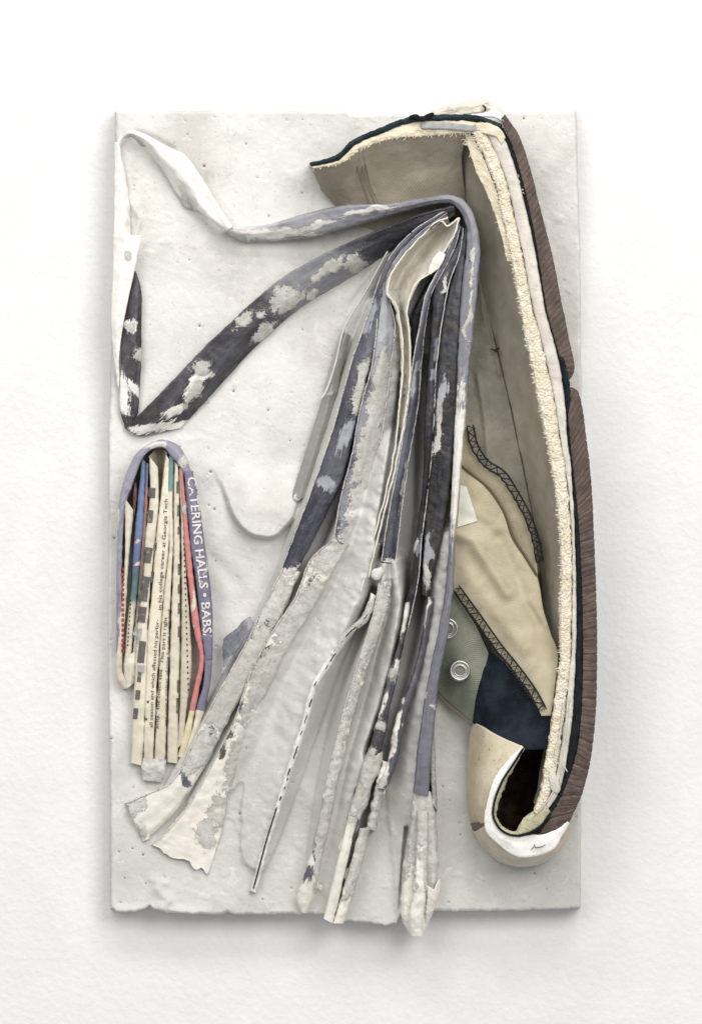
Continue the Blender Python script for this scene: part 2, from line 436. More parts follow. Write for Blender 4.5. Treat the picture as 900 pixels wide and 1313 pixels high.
def mat_foam():
    t = NT('cut_foam'); pos = t.attr('pos'); v = t.vor(pos, .33); n = t.noise(pos, .3, 5, .7)
    c = t.mix(t.ramp(t.noise(pos, .03, 3), .35, .65), hexc('e2d9c0'), hexc('ebe4d4'))
    c = t.mix(t.ramp(v, .12, .3, .55, 0), c, hexc('c08a4e'))
    c = t.mix(t.ramp(n, .62, .72, 0, .7), c, hexc('f3ecdb'))
    return t.done(c, .9, t.bump(t.math('ADD', n, t.math('MULTIPLY', v, .8)), .9, 2.6), spec=.1)
def mat_flat(name, c, rough=.6, metal=0, spec=.3):
    t = NT(name); pos = t.attr('pos')
    k = t.mix(t.ramp(t.noise(pos, .6, 3, .7), .5, .75, 0, .35), hexc(c), hexc(c) * .6 + .05)
    return t.done(k, rough, None, metal, spec)

M_WALL, M_CON, M_PAP = mat_wall(), mat_concrete(), mat_paper()
M_FOAM = mat_foam()
M_LIN = mat_cloth('tan_twill_lining', 'aca493', 'bcb4a4', 4.4)
M_HEEL = mat_cloth('tan_heel_lining', 'aaa18f', 'b9b09f', 4.2)
M_TONG = mat_cloth('cream_canvas', 'b3a98f', 'c1b8a0', 2.3, depth=.22)
M_NAVY = mat_cloth('navy_canvas', '171d24', '2b343d', 3.6, depth=.9)
M_GREEN = mat_cloth('grey_green_canvas', '7f8274', '8f9184', 2.4, depth=.5)
def mat_sole():
    t = NT('brown_rubber'); pos = t.attr('pos'); st = t.attr('st')
    c = t.mix(t.ramp(t.noise(pos, .05, 5), .35, .65), hexc('4a3f39'), hexc('5d4f48'))
    sx = t.n('ShaderNodeSeparateXYZ'); t.put(sx.inputs[0], st)
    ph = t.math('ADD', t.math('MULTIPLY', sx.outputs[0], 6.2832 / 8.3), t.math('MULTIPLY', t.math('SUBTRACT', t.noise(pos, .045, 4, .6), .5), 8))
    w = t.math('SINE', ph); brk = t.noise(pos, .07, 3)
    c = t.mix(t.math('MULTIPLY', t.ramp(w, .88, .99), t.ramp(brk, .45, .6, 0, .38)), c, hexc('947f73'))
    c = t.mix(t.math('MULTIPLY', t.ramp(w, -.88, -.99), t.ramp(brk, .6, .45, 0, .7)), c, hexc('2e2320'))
    f = t.noise(pos, .5, 4, .65); c = t.mix(t.ramp(f, .64, .74, 0, .5), c, hexc('877468'))
    return t.done(c, .62, t.bump(t.math('ADD', f, t.math('MULTIPLY', w, .4)), .5, 1.0), spec=.3)
M_SOLE = mat_sole()
M_SOLE_OLD = None and mat_plain('brown_rubber', '5b4840', '6d574d', .6, .05, (.5, 1.0, .5), .3, '8d786e', (.66, .75))
M_WELT = mat_plain('black_cloth_edge', '121316', '1c2023', .85, .1, (.8, 1.5, .5), .2, '3b4a4f')
M_GREY = mat_plain('grey_white_rubber_edge', 'c9c4bb', 'd9d4ca', .8, .05, (.8, 1.6, .4), .2, '9b9487', (.64, .72))
M_WHITE = mat_plain('white_rubber', 'dedcd5', 'efeeea', .55, .04, (.3, .8, .3), .3, 'b5ab97', (.60, .72))
M_CAP = mat_plain('cream_rubber_cap', 'c0b59b', 'cdc3ad', .65, .03, (.5, 1.0, .25), .2, '7d6a48', (.60, .70))
M_BUMP = mat_plain('beige_rubber_bumper', 'b8ad9c', 'c6bcad', .65, .05, (.3, .8, .4), .3, '8d8069', (.66, .76))
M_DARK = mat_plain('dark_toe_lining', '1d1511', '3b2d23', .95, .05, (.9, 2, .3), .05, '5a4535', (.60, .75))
M_CREAM = mat_plain('cream_padding', 'd8cdb4', 'e6dcc6', .9, .06, (.9, 2.4, .3), .1, 'b09c74', (.62, .74))
M_THREAD = mat_flat('black_thread', '17151a', .8)
M_FRAY = mat_flat('cream_thread', 'e9e1cd', .9)
M_METAL = mat_flat('eyelet_metal', 'b9b8b2', .38, 1.0, .5)
def mat_ink(name, c, paper, lo=.56, hi=.66):
    t = NT(name); pos = t.attr('pos'); w = t.ramp(t.noise(pos, .16, 5, .6), lo, hi)
    return t.done(t.mix(w, hexc(c), hexc(paper)), .85, None, spec=.2)
M_INK, M_INKG = mat_ink('black_ink', '35322f', '8a8172', .62, .7), mat_ink('grey_ink', '65635f', 'b9b09b', .56, .78)
M_LET = mat_ink('pale_letter', 'd8d3cd', '8d87a0', .60, .74)
M_PATCH = mat_plain('white_label_cloth', 'cfcfc4', 'd9d8ce', .7, .06, (.3, .8, .4), .2)

# ------------------------------------------------------------------ the wall
x = np.linspace(-5200, 6100, 3); y = np.linspace(-4500, 5800, 3)
X, Y = np.meshgrid(x, y, indexing='ij')
wall = link('wall', np.stack([X.ravel(), Y.ravel(), np.full(9, 16.0)], 1), gfaces(3, 3), M_WALL, smooth=False)
wall['kind'] = 'structure'

# ------------------------------------------------------------------ the concrete slab
FAN = [(500, 320), (440, 500), (398, 620), (345, 760), (275, 890), (175, 1060), (195, 1090), (265, 1122), (325, 1148), (388, 1176), (430, 1182), (535, 1192), (572, 1000), (602, 600), (610, 310)]
RID = [  # polyline (x, y, height), left width, right width
 ([(480, 395, 52), (440, 513, 50), (402, 627, 44), (365, 735, 38), (330, 810, 32), (285, 890, 26), (240, 970, 18), (190, 1050, 9)], 9, 16),
 ([(495, 420, 66), (472, 540, 62), (444, 650, 56), (424, 700, 52), (378, 775, 44), (336, 850, 36), (302, 930, 27), (257, 1010, 16), (208, 1075, 6)], 9, 42),
 ([(505, 580, 66), (480, 690, 60), (463, 760, 54), (423, 841, 44), (398, 900, 38), (381, 952, 31), (357, 1030, 23), (332, 1113, 14), (323, 1143, 7)], 42, 16),
 ([(492, 725, 56), (488, 770, 52), (464, 838, 46), (448, 900, 42), (433, 960, 35), (419, 1025, 28), (405, 1102, 20), (389, 1160, 12)], 13, 17),
 ([(505, 722, 50), (515, 780, 48), (498, 870, 42), (482, 925, 38), (462, 985, 34), (448, 1040, 24), (432, 1110, 18), (424, 1170, 12)], 22, 16),
 ([(578, 690, 62), (566, 790, 56), (550, 880, 50), (540, 950, 42), (536, 1020, 34), (537, 1090, 26), (536, 1180, 16)], 30, 9),
 ([(498, 322, 40), (468, 372, 22), (440, 420, 13)], 10, 16),
 ([(616, 360, 16), (632, 430, 14), (650, 500, 12), (664, 590, 10)], 24, 30),
]
GROOVE = [([(545, 470), (546, 560), (544, 660), (532, 760), (523, 820), (508, 880), (493, 930), (480, 968)], 12, .95),
          ([(479, 757), (471, 785), (455, 830), (430, 890), (412, 950)], 6, .55),
          ([(461, 1015), (452, 1060), (446, 1090)], 5, .8),
          ([(521, 1062), (517, 1110), (513, 1165)], 3, .9),
          ([(520, 480), (503, 590), (487, 690)], 6, .5)]
RIM = [tuple(q) for q in spl([(230, 575), (268, 600), (286, 634), (299, 666), (326, 690), (352, 691), (374, 672), (387, 640), (400, 560), (330, 500), (250, 520)], step=5)]
def hfield(X, Y):
    P = np.stack([X.ravel(), Y.ravel(), np.zeros(X.size)], 1)
    f = lambda sc, oc, sd: fbm(P, sc, oc, sd).reshape(X.shape)
    h = 2.2 * f(120, 3, 1) + 0.8 * f(26, 3, 2) + .25 * f(6, 2, 3)
    A = np.stack([(P[:, 0] * .94 + P[:, 1] * .34) / 8, (-P[:, 0] * .34 + P[:, 1] * .94), P[:, 2]], 1)
    tr = fbm(A, 13, 3, 41).reshape(X.shape); h = h + 1.0 * np.maximum(tr - .12, 0) * sst(-.1, .35, f(90, 2, 42)) * 1.1 + .28 * f(3.2, 2, 47) + 1.1 * np.maximum(f(15, 3, 46) - .2, 0) * sst(0, .3, f(70, 2, 48)) * 3.2
    mound = np.interp(Y, [300, 420, 600, 760, 1000, 1180], [20, 26, 18, 10, 3, 0]) * sst(0, 28, sdf(X, Y, FAN))
    r = mound
    for poly, wl, wr in RID:
        d, s, e = pdist(X, Y, poly); w = np.where(s > 0, wl, wr)
        jag = 1 + .10 * f(14, 2, 5)
        v = np.maximum(e[..., 0] - 8, 0) * np.interp(Y, [330, 520, 1000, 1180], [1, 1.3, 1.5, 1.25]) * jag * np.exp(-(d / w) ** 2)
        k = 7.0; q = np.clip(.5 + .5 * (r - v) / k, 0, 1); r = v * (1 - q) + r * q + k * q * (1 - q) * np.clip(v / 8, 0, 1)
    wet = sst(4, 20, r)
    r = r * (1 + .0) + wet * (.28 * f(9, 3, 6) + .9 * f(30, 2, 8))
    for poly, w, am in GROOVE:
        d = pdist(X, Y, poly)[0]; r = r * (1 - am * np.exp(-(d / w) ** 4))
    rim = 21 * sst(-1, 5, sdf(X, Y, RIM) + 2 * f(18, 3, 44)) * sst(585, 660, Y) * sst(258, 318, X); h = h + rim
    # imprint lines and scabs
    for poly, a, w in ([[(165, 255), (180, 280), (172, 310)], 3, 4], [[(203, 1140), (215, 1155), (208, 1162)], 5, 7], [[(195, 1128), (213, 1133)], 3, 5],
                       [[(178, 172), (200, 180), (222, 192)], -4, 5], [[(610, 250), (600, 330)], 4, 20], [[(240, 250), (258, 266)], -2, 5],
                       [[(390, 1010), (400, 1030)], 3, 9], [[(150, 1168), (260, 1170)], 3, 7], [[(288, 880), (262, 930), (235, 985)], 4, 8],
                       [[(262, 705), (300, 745)], -3, 10], [[(275, 600), (290, 590)], 4, 14]):
        h = h + a * np.exp(-(pdist(X, Y, poly)[0] / w) ** 2)
    return REF + h + r
def build_slab():
    NU, NV = 400, 680
    u = np.linspace(0, 1, NU); v = np.linspace(0, 1, NV)
    yl = np.interp(v, [0, .15, .4, .74, 1], [149, 148, 140, 140, 143]); yr = np.interp(v, [0, .15, .35, .64, 1], [738, 742, 745, 744, 744])
    n = lambda t, sc, sd, oc=4: fbm(np.stack([t * 1000, np.full(len(t), sd * 7.7), np.zeros(len(t))], 1), sc, oc, sd)
    yl = yl + 1.2 * n(v, 60, 1) + .8 * n(v, 12, 2); yr = yr + 1.2 * n(v, 60, 3) + .9 * n(v, 12, 4)
    px = 145 + u * 598
    top = np.interp(px, [140, 430, 444, 449, 640, 740], [142, 142.5, 143, 147, 144, 142]) + .5 * n(u, 20, 5)
    bot = np.interp(px, [140, 150, 175, 195, 215, 300, 415, 430, 440, 470, 495, 508, 514, 566, 590, 690, 740], [1163, 1169, 1169, 1164, 1171, 1173, 1172, 1178, 1181, 1184, 1187, 1185, 1172, 1168, 1168, 1167, 1164]) + 1.8 * n(u, 16, 6) + 1.6 * n(u, 5, 8) - 4.5 * np.maximum(n(u, 22, 12) - .25, 0) * 2
    X = yl[None, :] * (1 - u[:, None]) + yr[None, :] * u[:, None]
    Y = top[:, None] * (1 - v[None, :]) + bot[:, None] * v[None, :]
    D = hfield(X, Y)
    edge = np.minimum(np.minimum(X - yl[None, :], yr[None, :] - X), np.minimum(Y - top[:, None], bot[:, None] - Y))
    en = fbm(np.stack([X.ravel(), Y.ravel(), np.zeros(X.size)], 1), 13, 3, 11).reshape(X.shape)
    D = D - 4 * (1 - sst(0, 2.6 + 3.5 * np.maximum(en, -.5), edge)) ** 1.5
    pit_shade = np.zeros(X.shape); k = 0
    spots = [(238, 155, 1.6), (241, 172, 1.6), (276, 150, 1.2), (262, 213, 2.4), (257, 228, 1.6), (345, 277, 1.8), (243, 333, 1.6), (172, 238, 1.5), (172, 243, 1.3), (256, 418, 2), (141, 476, 1.8), (319, 580, 1.2), (268, 648, 1.8), (275, 653, 2), (147, 690, 1.8), (270, 605, 2), (344, 526, 1.8), (350, 547, 1.2), (373, 542, 1.2), (671, 152, 2), (143, 820, 1.6), (143, 947, 1.8), (153, 1092, 1.8), (170, 1088, 1.6), (184, 1096, 2), (160, 1126, 1.6), (187, 1133, 1.6), (211, 1124, 1.4), (337, 1153, 1.6), (155, 1157, 1.6), (590, 1070, 1.6), (588, 1055, 1.3), (700, 1140, 1.4)]
    for _ in range(330):
        spots.append((rng.uniform(150, 740), rng.uniform(150, 1160), abs(rng.normal(.8, .4)) + .35))
    ddx, ddy = np.meshgrid(np.arange(-7, 8), np.arange(-7, 8), indexing='ij')
    sx, sy = 598 / (NU - 1), 1028 / (NV - 1)
    for (a, b, r) in spots:
        i = int((a - 142) / 601 * (NU - 1)); j = int((b - 143) / 1027 * (NV - 1))
        i0, i1, j0, j1 = max(i - 5, 1), min(i + 6, NU - 1), max(j - 5, 1), min(j + 6, NV - 1)
        if i1 <= i0 or j1 <= j0: continue
        q = np.exp(-(((X[i0:i1, j0:j1] - a) ** 2 + ((Y[i0:i1, j0:j1] - b) * rng.uniform(.8, 1.2)) ** 2) / (r * r * .62)))
        pit_shade[i0:i1, j0:j1] = np.maximum(pit_shade[i0:i1, j0:j1], q * min(1, .35 + r * .4)); D[i0:i1, j0:j1] -= 1.7 * q * r
    P = np.stack([X, Y, D], 2).reshape(-1, 3); F = gfaces(NU, NV)
    rim = np.concatenate([np.arange(NV), np.arange(1, NU) * NV + NV - 1, (NU - 1) * NV + np.arange(NV - 2, -1, -1), np.arange(NU - 2, 0, -1) * NV])
    m = len(rim); rows = [rim]; V = [P]; off = len(P)
    for dd in (44, 32, 17):
        q = P[rim].copy(); q[:, :2] += 0.8 * fbm(np.concatenate([q[:, :2], np.full((m, 1), dd)], 1), 10, 2, 3)[:, None]; q[:, 2] = dd
        V.append(q); rows.append(np.arange(off, off + m)); off += m
    for a, b in zip(rows[:-1], rows[1:]):
        F = np.concatenate([F, np.stack([a, b, np.roll(b, -1), np.roll(a, -1)], 1)])
    V = np.concatenate(V); pt = np.concatenate([pit_shade.ravel(), np.zeros(len(V) - len(P))])
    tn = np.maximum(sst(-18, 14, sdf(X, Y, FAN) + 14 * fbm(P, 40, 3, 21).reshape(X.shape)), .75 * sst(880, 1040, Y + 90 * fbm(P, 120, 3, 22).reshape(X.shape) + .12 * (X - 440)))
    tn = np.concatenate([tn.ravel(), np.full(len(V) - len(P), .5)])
    o = link('concrete_slab', V, F, M_CON, None, True, dict(pit_shade=pt, grey=tn))
    o['label'] = 'pale grey pitted concrete slab hung on the white wall, everything else cast into it'; o['category'] = 'concrete slab'
    return o
slab = build_slab()

def lump(x, y, r, d=None, flat=.6, ang=0, asp=1.0, mat=None, name='cement_lump', parent=None, seed=1):
    nu, nv = 14, 12
    th = np.linspace(0, 2 * math.pi, nu, endpoint=False); ph = np.linspace(0, math.pi, nv)
    A, B = np.meshgrid(ph, th, indexing='ij')
    ux, uy, uz = np.sin(A) * np.cos(B) * asp, np.sin(A) * np.sin(B), np.cos(A) * flat
    P = np.stack([ux.ravel(), uy.ravel(), uz.ravel()], 1)
    P *= (1 + .38 * fbm(P + seed * 3.1, .8, 2, seed))[:, None]
    c, s = math.cos(math.radians(ang)), math.sin(math.radians(ang))
    P[:, :2] = P[:, :2] @ np.array([[c, s], [-s, c]])
    if d is None: d = float(hfield(np.array([x * 1.]), np.array([y * 1.]))[0])
    P = P * r + [x, y, d]
    return link(name, P, gfaces(nv, nu, 0, True), mat or M_CON, parent or slab, True, dict(pit_shade=np.zeros(len(P))))
for i, (a, b, r, asp, ang, d) in enumerate([(382, 637, 7, 1, 0, 84), (402, 1135, 8, 1, 0, None), (410, 1138, 6, 1, 0, None), (484, 735, 9, 1.3, -60, 112), 
       
      (213, 1150, 7, 1.4, 30, 61), (200, 1158, 6, 1.3, 0, 61),
       (447, 1120, 6, 2, 105, 80), (440, 1085, 7, 2, 105, 86), (536, 1030, 7, 1.2, 0, 97), (548, 1033, 6, 1.5, -30, 96)]):
    lump(a, b, r * .8, None if d is None else (60 + (d - 60) * (1.32 if a > 420 else 1.0) - 3), .5, ang, asp, seed=i + 1)

# ------------------------------------------------------------------ the long strip: zigzag on the left, over the top of the fan, down its right side
strip = thing('paper_strip', 'long white and slate printed paper strip zigzagging over the slab and round the fan', 'paper strip', (200, 420, 62))
SLATE.append(strip)
WH, LV, NV_, SL = 'eeebe3', '9698a3', '34313d', '5a5a68'
surf('paper_fold', [[(147, 182, 66), (147, 240, 67), (146, 305, 68)], [(152, 184, 72), (157, 240, 72), (157, 305, 71)], [(155, 190, 65), (166, 253, 66), (168, 305, 66)]], M_PAP, strip,
     thick=2.5, noise=(.8, 14), col=WH, col2='d9d6cd', alt=[(166, 280, 6, 14, 0)], dust=.04)
surf('paper_fold', [[(145, 301, 72), (144, 360, 74), (143, 420, 74), (148, 470, 70), (152, 500, 66)], [(164, 302, 82), (159, 350, 83), (151, 415, 80), (151, 465, 74), (153, 495, 67)], [(183, 302, 80), (173, 347, 80), (159, 413, 78), (153, 460, 74), (154, 492, 66)]], M_PAP, strip,
     thick=2.5, noise=(.8, 16), col=WH, cem=[(166, 330, 6, 3, 40)], dust=.04)
surf('paper_fold', [[(172, 348, 70), (162, 385, 71), (157, 413, 71), (156, 460, 71), (154, 500, 70), (155, 530, 67), (161, 550, 64)], [(174, 348, 71), (174, 383, 74), (172, 415, 75), (171, 460, 75), (168, 500, 73), (167, 530, 70), (166, 552, 66)],
     [(176, 350, 70), (182, 377, 71), (182, 415, 71), (182, 447, 70), (180, 490, 68), (177, 530, 65), (171, 552, 63)]], M_PAP, strip, thick=2.5, noise=(.8, 14), col='35313a', col2=WH,
     alt=[(157, 505, 9, 30, -8), (172, 498, 5, 16, -35), (166, 418, 7, 7, 40)], cem=[(165, 420, 5, 6, 30), (176, 455, 8, 9, 0)], dust=.4)
surf('paper_fold', [[(150, 184, 66), (153, 174, 68), (163, 167, 71), (180, 169, 76), (217, 189, 78), (238, 199, 80), (260, 229, 82), (280, 262, 84), (299, 291, 86)],
     [(152, 186, 70), (156, 178, 74), (165, 171, 77), (183, 178, 82), (213, 205, 86), (232, 222, 88), (251, 252, 86), (272, 279, 86), (293, 295, 86)],
     [(154, 190, 64), (159, 182, 66), (168, 175, 68), (187, 192, 69), (210, 220, 69), (228, 250, 66), (240, 266, 65), (263, 275, 67), (288, 299, 72)]], M_PAP, strip, thick=2.5,
     noise=(.9, 18), col=WH, col2='d3d0c6', alt=[(240, 250, 8, 20, -38), (166, 172, 10, 6, 0)], cem=[(236, 262, 10, 9, 30), (175, 180, 8, 5, 30)], ridges=[([(180, 172), (232, 208), (262, 240), (294, 292)], 4, 4)], dust=.06)
# the slate band over the top and down the right-hand side
def lift(P):
    P = np.array(P, float); P[:, 2] = 60 + (P[:, 2] - 60) * np.interp(P[:, 1], [330, 520, 1000, 1180], [1, 1.0, 1.4, 1.25]); return P
def lift2(C): return [lift(c) for c in C]
U = [(286, 292, 83), (320, 291, 86), (363, 283, 93), (400, 272, 102), (437, 264, 113), (503, 261, 134), (557, 252, 147), (575, 250, 150), (591, 255, 152), (604, 270, 152), (611, 290, 152), (615, 317, 151), (612, 367, 150), (606, 427, 148), (599, 500, 146), (595, 550, 144), (589, 620, 142), (584, 680, 140), (580, 763, 136), (574, 810, 132), (563, 870, 122), (556, 930, 114), (552, 980, 106), (549, 1021, 100)]
Lw = [(290, 297, 76), (311, 308, 74), (370, 307, 80), (413, 300, 92), (470, 285, 108), (520, 271, 126), (565, 261, 140), (577, 261, 144), (586, 266, 146), (594, 278, 146), (598, 296, 146), (594, 350, 146), (589, 407, 146), (586, 460, 145), (584, 515, 143), (582, 560, 142), (579, 620, 140), (576, 680, 138), (571, 763, 134), (563, 805, 130), (548, 876, 120), (538, 940, 112), (533, 985, 104), (530, 1016, 99)]
band('paper_fold', lift(U), lift(Lw), M_PAP, strip, bulge=4, rag2=9, step=2, noise=(1.0, 20), noise2=(.4, 5), col=LV, col2='e6e2d7',
     stops=[(0, 'd9d6ce'), (.08, 'a8a9b0'), (.16, '9c9eac'), (.25, '9698a4'), (.36, '898c9c'), (.5, '84879a'), (.62, '7b7e92'), (.85, '77788c'), (1, '6d6e82')],
     alt=[(588, 590, 14, 92, 2), (350, 299, 44, 5, -3), (410, 289, 26, 4, -12), (470, 272, 40, 3, -10)], cem=[(600, 400, 3, 40, 3), (370, 303, 60, 3, -3), (300, 302, 16, 5, 15), (606, 330, 3, 20, 0), (558, 905, 4, 3, 0), (545, 890, 3, 2, 0)], dust=.45)
# dark diagonal
surf('paper_fold', [[(162, 549, 68), (190, 521, 80), (217, 493, 84), (263, 445, 87), (297, 413, 89), (333, 380, 91), (360, 358, 95), (407, 331, 104), (450, 311, 116), (487, 296, 127), (540, 275, 140), (582, 265, 147)],
     [(181, 559, 66), (215, 535, 76), (240, 508, 80), (281, 463, 82), (316, 430, 83), (349, 401, 84), (375, 380, 88), (424, 350, 97), (475, 320, 110), (515, 300, 120), (550, 284, 134), (583, 270, 142)],
     [(232, 549, 63), (247, 533, 64), (262, 517, 66), (299, 475, 66), (334, 439, 66), (363, 413, 67), (388, 393, 72), (440, 362, 80), (498, 325, 92), (530, 305, 108), (560, 290, 124), (584, 275, 136)]],
     M_PAP, strip, thick=3, noise=(1, 24), noise2=(.5, 6), stops=[(0, '36333d'), (.45, '3b3a46'), (.52, '8f929a'), (.68, '8a8d96'), (.74, '33343f'), (1, '2b2c38')], col2='e9e4d8',
     alt=[(205, 549, 40, 7, -10), (225, 528, 20, 5, -30), (254, 490, 8, 26, 32), (261, 475, 12, 8, 20)],
     cem=[(258, 470, 14, 9, 0), (310, 412, 12, 8, -40), (340, 427, 17, 10, -20), (366, 384, 22, 15, -20), (420, 345, 30, 7, -32), (455, 338, 16, 14, -20), (250, 505, 5, 20, 30), (333, 404, 6, 5, 0), (400, 378, 10, 6, -30)], dust=.45)
# foot of the strip: cement-coated wedge, pale paper at its tip, hanging below the slab
band('strip_foot', lift([(530, 1014, 96), (527, 1050, 92), (521, 1090, 86), (516, 1130, 82), (514, 1160, 78), (518, 1183, 74), (527, 1197, 70)]), lift([(552, 1014, 97), (557, 1050, 93), (560, 1090, 88), (561, 1130, 84), (558, 1156, 79), (551, 1178, 74), (543, 1197, 70)]), M_PAP, strip,
     bulge=3, skirt=(57, 57), noise=(2, 14), noise2=(1.2, 5), col='e9e3d6', cem=[(542, 1040, 30, 74, 0), (556, 1100, 10, 40, 0), (519, 1090, 7, 50, 5)], dust=.1, drop=5, rag=5, edge=1.2)
band('paper_ridge', lift([(536, 1040, 100), (534, 1090, 96), (530, 1140, 91), (525, 1180, 84), (528, 1200, 77)]), lift([(548, 1040, 100), (547, 1090, 96), (546, 1140, 91), (541, 1180, 84), (541, 1200, 77)]), M_PAP, strip,
     bulge=4, noise=(1.4, 12), noise2=(1.1, 4), col='ece7dc', cem=[(542, 1060, 14, 40, 0), (546, 1115, 4, 30, 0), (530, 1120, 3, 20, 0)], dust=.08, edge=1.2)
surf('torn_flap', lift2([[(548, 1136, 90), (547, 1152, 86), (546, 1170, 80), (545, 1184, 75)], [(556, 1140, 90), (555, 1154, 86), (552, 1168, 80), (548, 1182, 75)], [(564, 1126, 86), (564, 1142, 83), (560, 1158, 78), (551, 1176, 72)]]), M_PAP, strip, thick=2, noise=(1.5, 8), edge=2.2, rag=6, col='e6dcd0', dust=.05, step=1.4)
band('paper_edge', lift([(551, 925, 106), (552, 985, 100), (554, 1030, 94)]), lift([(556, 925, 104), (558, 985, 98), (560, 1040, 90)]), M_PAP, strip, bulge=2, col='a7a59a', cemb=-.1, dust=.1)

# ------------------------------------------------------------------ the fan of pages
fan = thing('newspaper_sheaf', 'thick fan of slate blue printed pages on edge, spreading down the slab into cement folds', 'newspaper', (500, 700, 62))
def lift(P):
    P = np.array(P, float); P[:, 2] = 60 + (P[:, 2] - 60) * np.interp(P[:, 1], [330, 520, 1000, 1180], [1, 1.3, 1.5, 1.25]); return P
SLATE.append(fan)
def page(L, R, **kw):
    L, R = lift(L), lift(R)
    for sd, c in ((L, kw.pop('le', None)), (R, kw.pop('re', None))):
        if c:
            q = spl(sd); q[:, 2] += .4; q += np.stack([fbm(q, 9, 3, 51), fbm(q, 9, 3, 52), fbm(q, 9, 2, 53)], 1) * .8
            tubes('page_edge', [q], .75, c, fan, 5)
    nm = kw.pop('name', 'page'); return band(nm, L, R, M_PAP, fan, **kw)
# outer slate page, left side of the fan
M_EDGE = mat_plain('pale_page_edge', 'bdbcc0', 'dbd7cd', .8, .06, (.5, 1, .5), .2, '5a5a66', (.55, .62))
page([(572, 269, 142), (530, 296, 140), (502, 326, 136), (487, 357, 132), (477, 388, 126), (450, 467, 118), (437, 513, 114), (428, 546, 112), (400, 627, 106), (377, 687, 100), (358, 737, 94)],
     [(573, 273, 142), (534, 300, 140), (507, 330, 138), (493, 360, 136), (488, 392, 132), (480, 450, 124), (466, 500, 120), (454, 548, 116), (440, 610, 110), (417, 662, 104), (378, 737, 96)],
     le=M_EDGE, bulge=4, skirt=(62, 60), noise=(1, 22), noise2=(.4, 6), stops=[(0, '4f5163'), (.15, '62657a'), (.28, '34384e'), (.4, '4d5068'), (.5, '2c2f43'), (.62, '34374c'), (.72, '55586c'), (.78, '262940'), (1, '2c3052')], col2='a3a8b8',
     alt=[(444, 560, 7, 26, 20), (474, 410, 4, 26, 12), (418, 622, 12, 8, 20)], cem=[(462, 495, 8, 36, 14), (368, 738, 18, 8, -30), (432, 690, 6, 10, 20)], dust=.45)
# its lower, coated run down to the left foot
page([(363, 728, 97), (340, 775, 92), (312, 832, 86), (282, 885, 82), (252, 945, 78), (218, 1005, 74), (190, 1018, 71), (162, 1030, 68)], [(385, 735, 96), (362, 785, 92), (338, 835, 88), (308, 893, 82), (282, 945, 78), (262, 985, 74), (225, 1040, 70), (188, 1076, 66)],
     le=M_EDGE, rag=7, rag2=6, bulge=3, noise=(1.4, 18), noise2=(.5, 6), edge=1.4, col='e4dfd2', col2='565a6e', alt=[(346, 790, 9, 24, 28), (306, 826, 14, 26, 20), (238, 998, 8, 7, 40), (270, 932, 6, 9, 30), (356, 760, 6, 18, 25)],
     cem=[(350, 770, 26, 34, 30), (295, 880, 30, 60, 28), (320, 840, 16, 50, 28), (175, 1030, 10, 18, 20), (255, 960, 20, 30, 30)], dust=.2)
band('foot_fold', [(162, 1030, 68), (172, 1054, 68), (183, 1080, 64)], [(186, 1022, 76), (190, 1050, 72), (192, 1076, 66)], M_PAP, fan, bulge=2, rag=4, rag2=4, noise=(1.8, 10), col='e6e0d3', cem=[(172, 1022, 12, 18, 30), (184, 1060, 6, 10, 0)], dust=.1)
surf('torn_flap', [[(287, 852, 84), (286, 835, 88), (288, 818, 90), (303, 806, 94), (316, 793, 98), (321, 790, 98)], [(284, 866, 86), (297, 845, 92), (305, 832, 95), (314, 820, 98), (322, 808, 100), (325, 798, 100)]], M_PAP, fan, thick=2, noise=(1.2, 8), edge=1.6, step=1.5,
     col='73748a', col2='a5a6ae', alt=[(292, 850, 12, 8, 0), (318, 800, 6, 6, 0)], cem=[(288, 860, 9, 9, 0)], dust=1.0)
# second page: pale slate above, crusted cement below
page([(573, 273, 141), (535, 301, 139), (508, 331, 136), (493, 361, 132), (486, 395, 130), (478, 463, 126), (460, 533, 122), (452, 580, 118), (438, 633, 112), (428, 690, 107)],
     [(574, 277, 139), (540, 305, 137), (513, 334, 132), (498, 364, 126), (506, 417, 118), (501, 467, 112), (492, 540, 106), (482, 590, 102), (466, 640, 98), (445, 700, 98)],
     le=M_EDGE, re=M_EDGE, bulge=5, skirt=(60, 60), noise=(1.2, 20), noise2=(.6, 5), stops=[(0, '5a5d72'), (.2, '8d909f'), (.4, 'aeb1bb'), (.5, '9a9eae'), (.7, '8c90a4'), (1, '7f839a')], col2='44475c', alt=[(473, 500, 4, 18, 15), (452, 590, 9, 10, 20), (430, 680, 5, 14, 15)],
     cem=[(478, 555, 16, 90, 14), (470, 640, 24, 60, 20), (490, 480, 8, 40, 8), (448, 690, 14, 26, 20)], dust=.4)
# its coated ridge down to the wedge foot
page([(428, 692, 106), (402, 713, 104), (376, 772, 100), (352, 806, 96), (322, 862, 90), (300, 925, 82), (273, 978, 76), (243, 1030, 72), (207, 1073, 68), (193, 1084, 65)],
     [(446, 700, 100), (422, 742, 97), (396, 790, 92), (370, 830, 88), (346, 880, 82), (322, 925, 76), (306, 975, 70), (290, 1030, 66), (279, 1085, 65), (268, 1120, 64)],
     le=M_EDGE, rag=7, rag2=7, bulge=1, noise=(1.4, 16), noise2=(.6, 5), col='e8e1d2', col2='55524f', alt=[(296, 944, 4, 7, 20), (287, 962, 5, 10, 25), (312, 905, 3, 6, 20), (402, 742, 3, 12, 30), (340, 838, 3, 10, 30)],
     cem=[(430, 715, 34, 24, -30), (385, 790, 24, 60, 32), (345, 870, 20, 70, 25), (312, 960, 12, 60, 22), (280, 1040, 13, 22, 10), (262, 1068, 12, 14, 0), (268, 1080, 8, 14, 20)], dust=.15, edge=2.2)
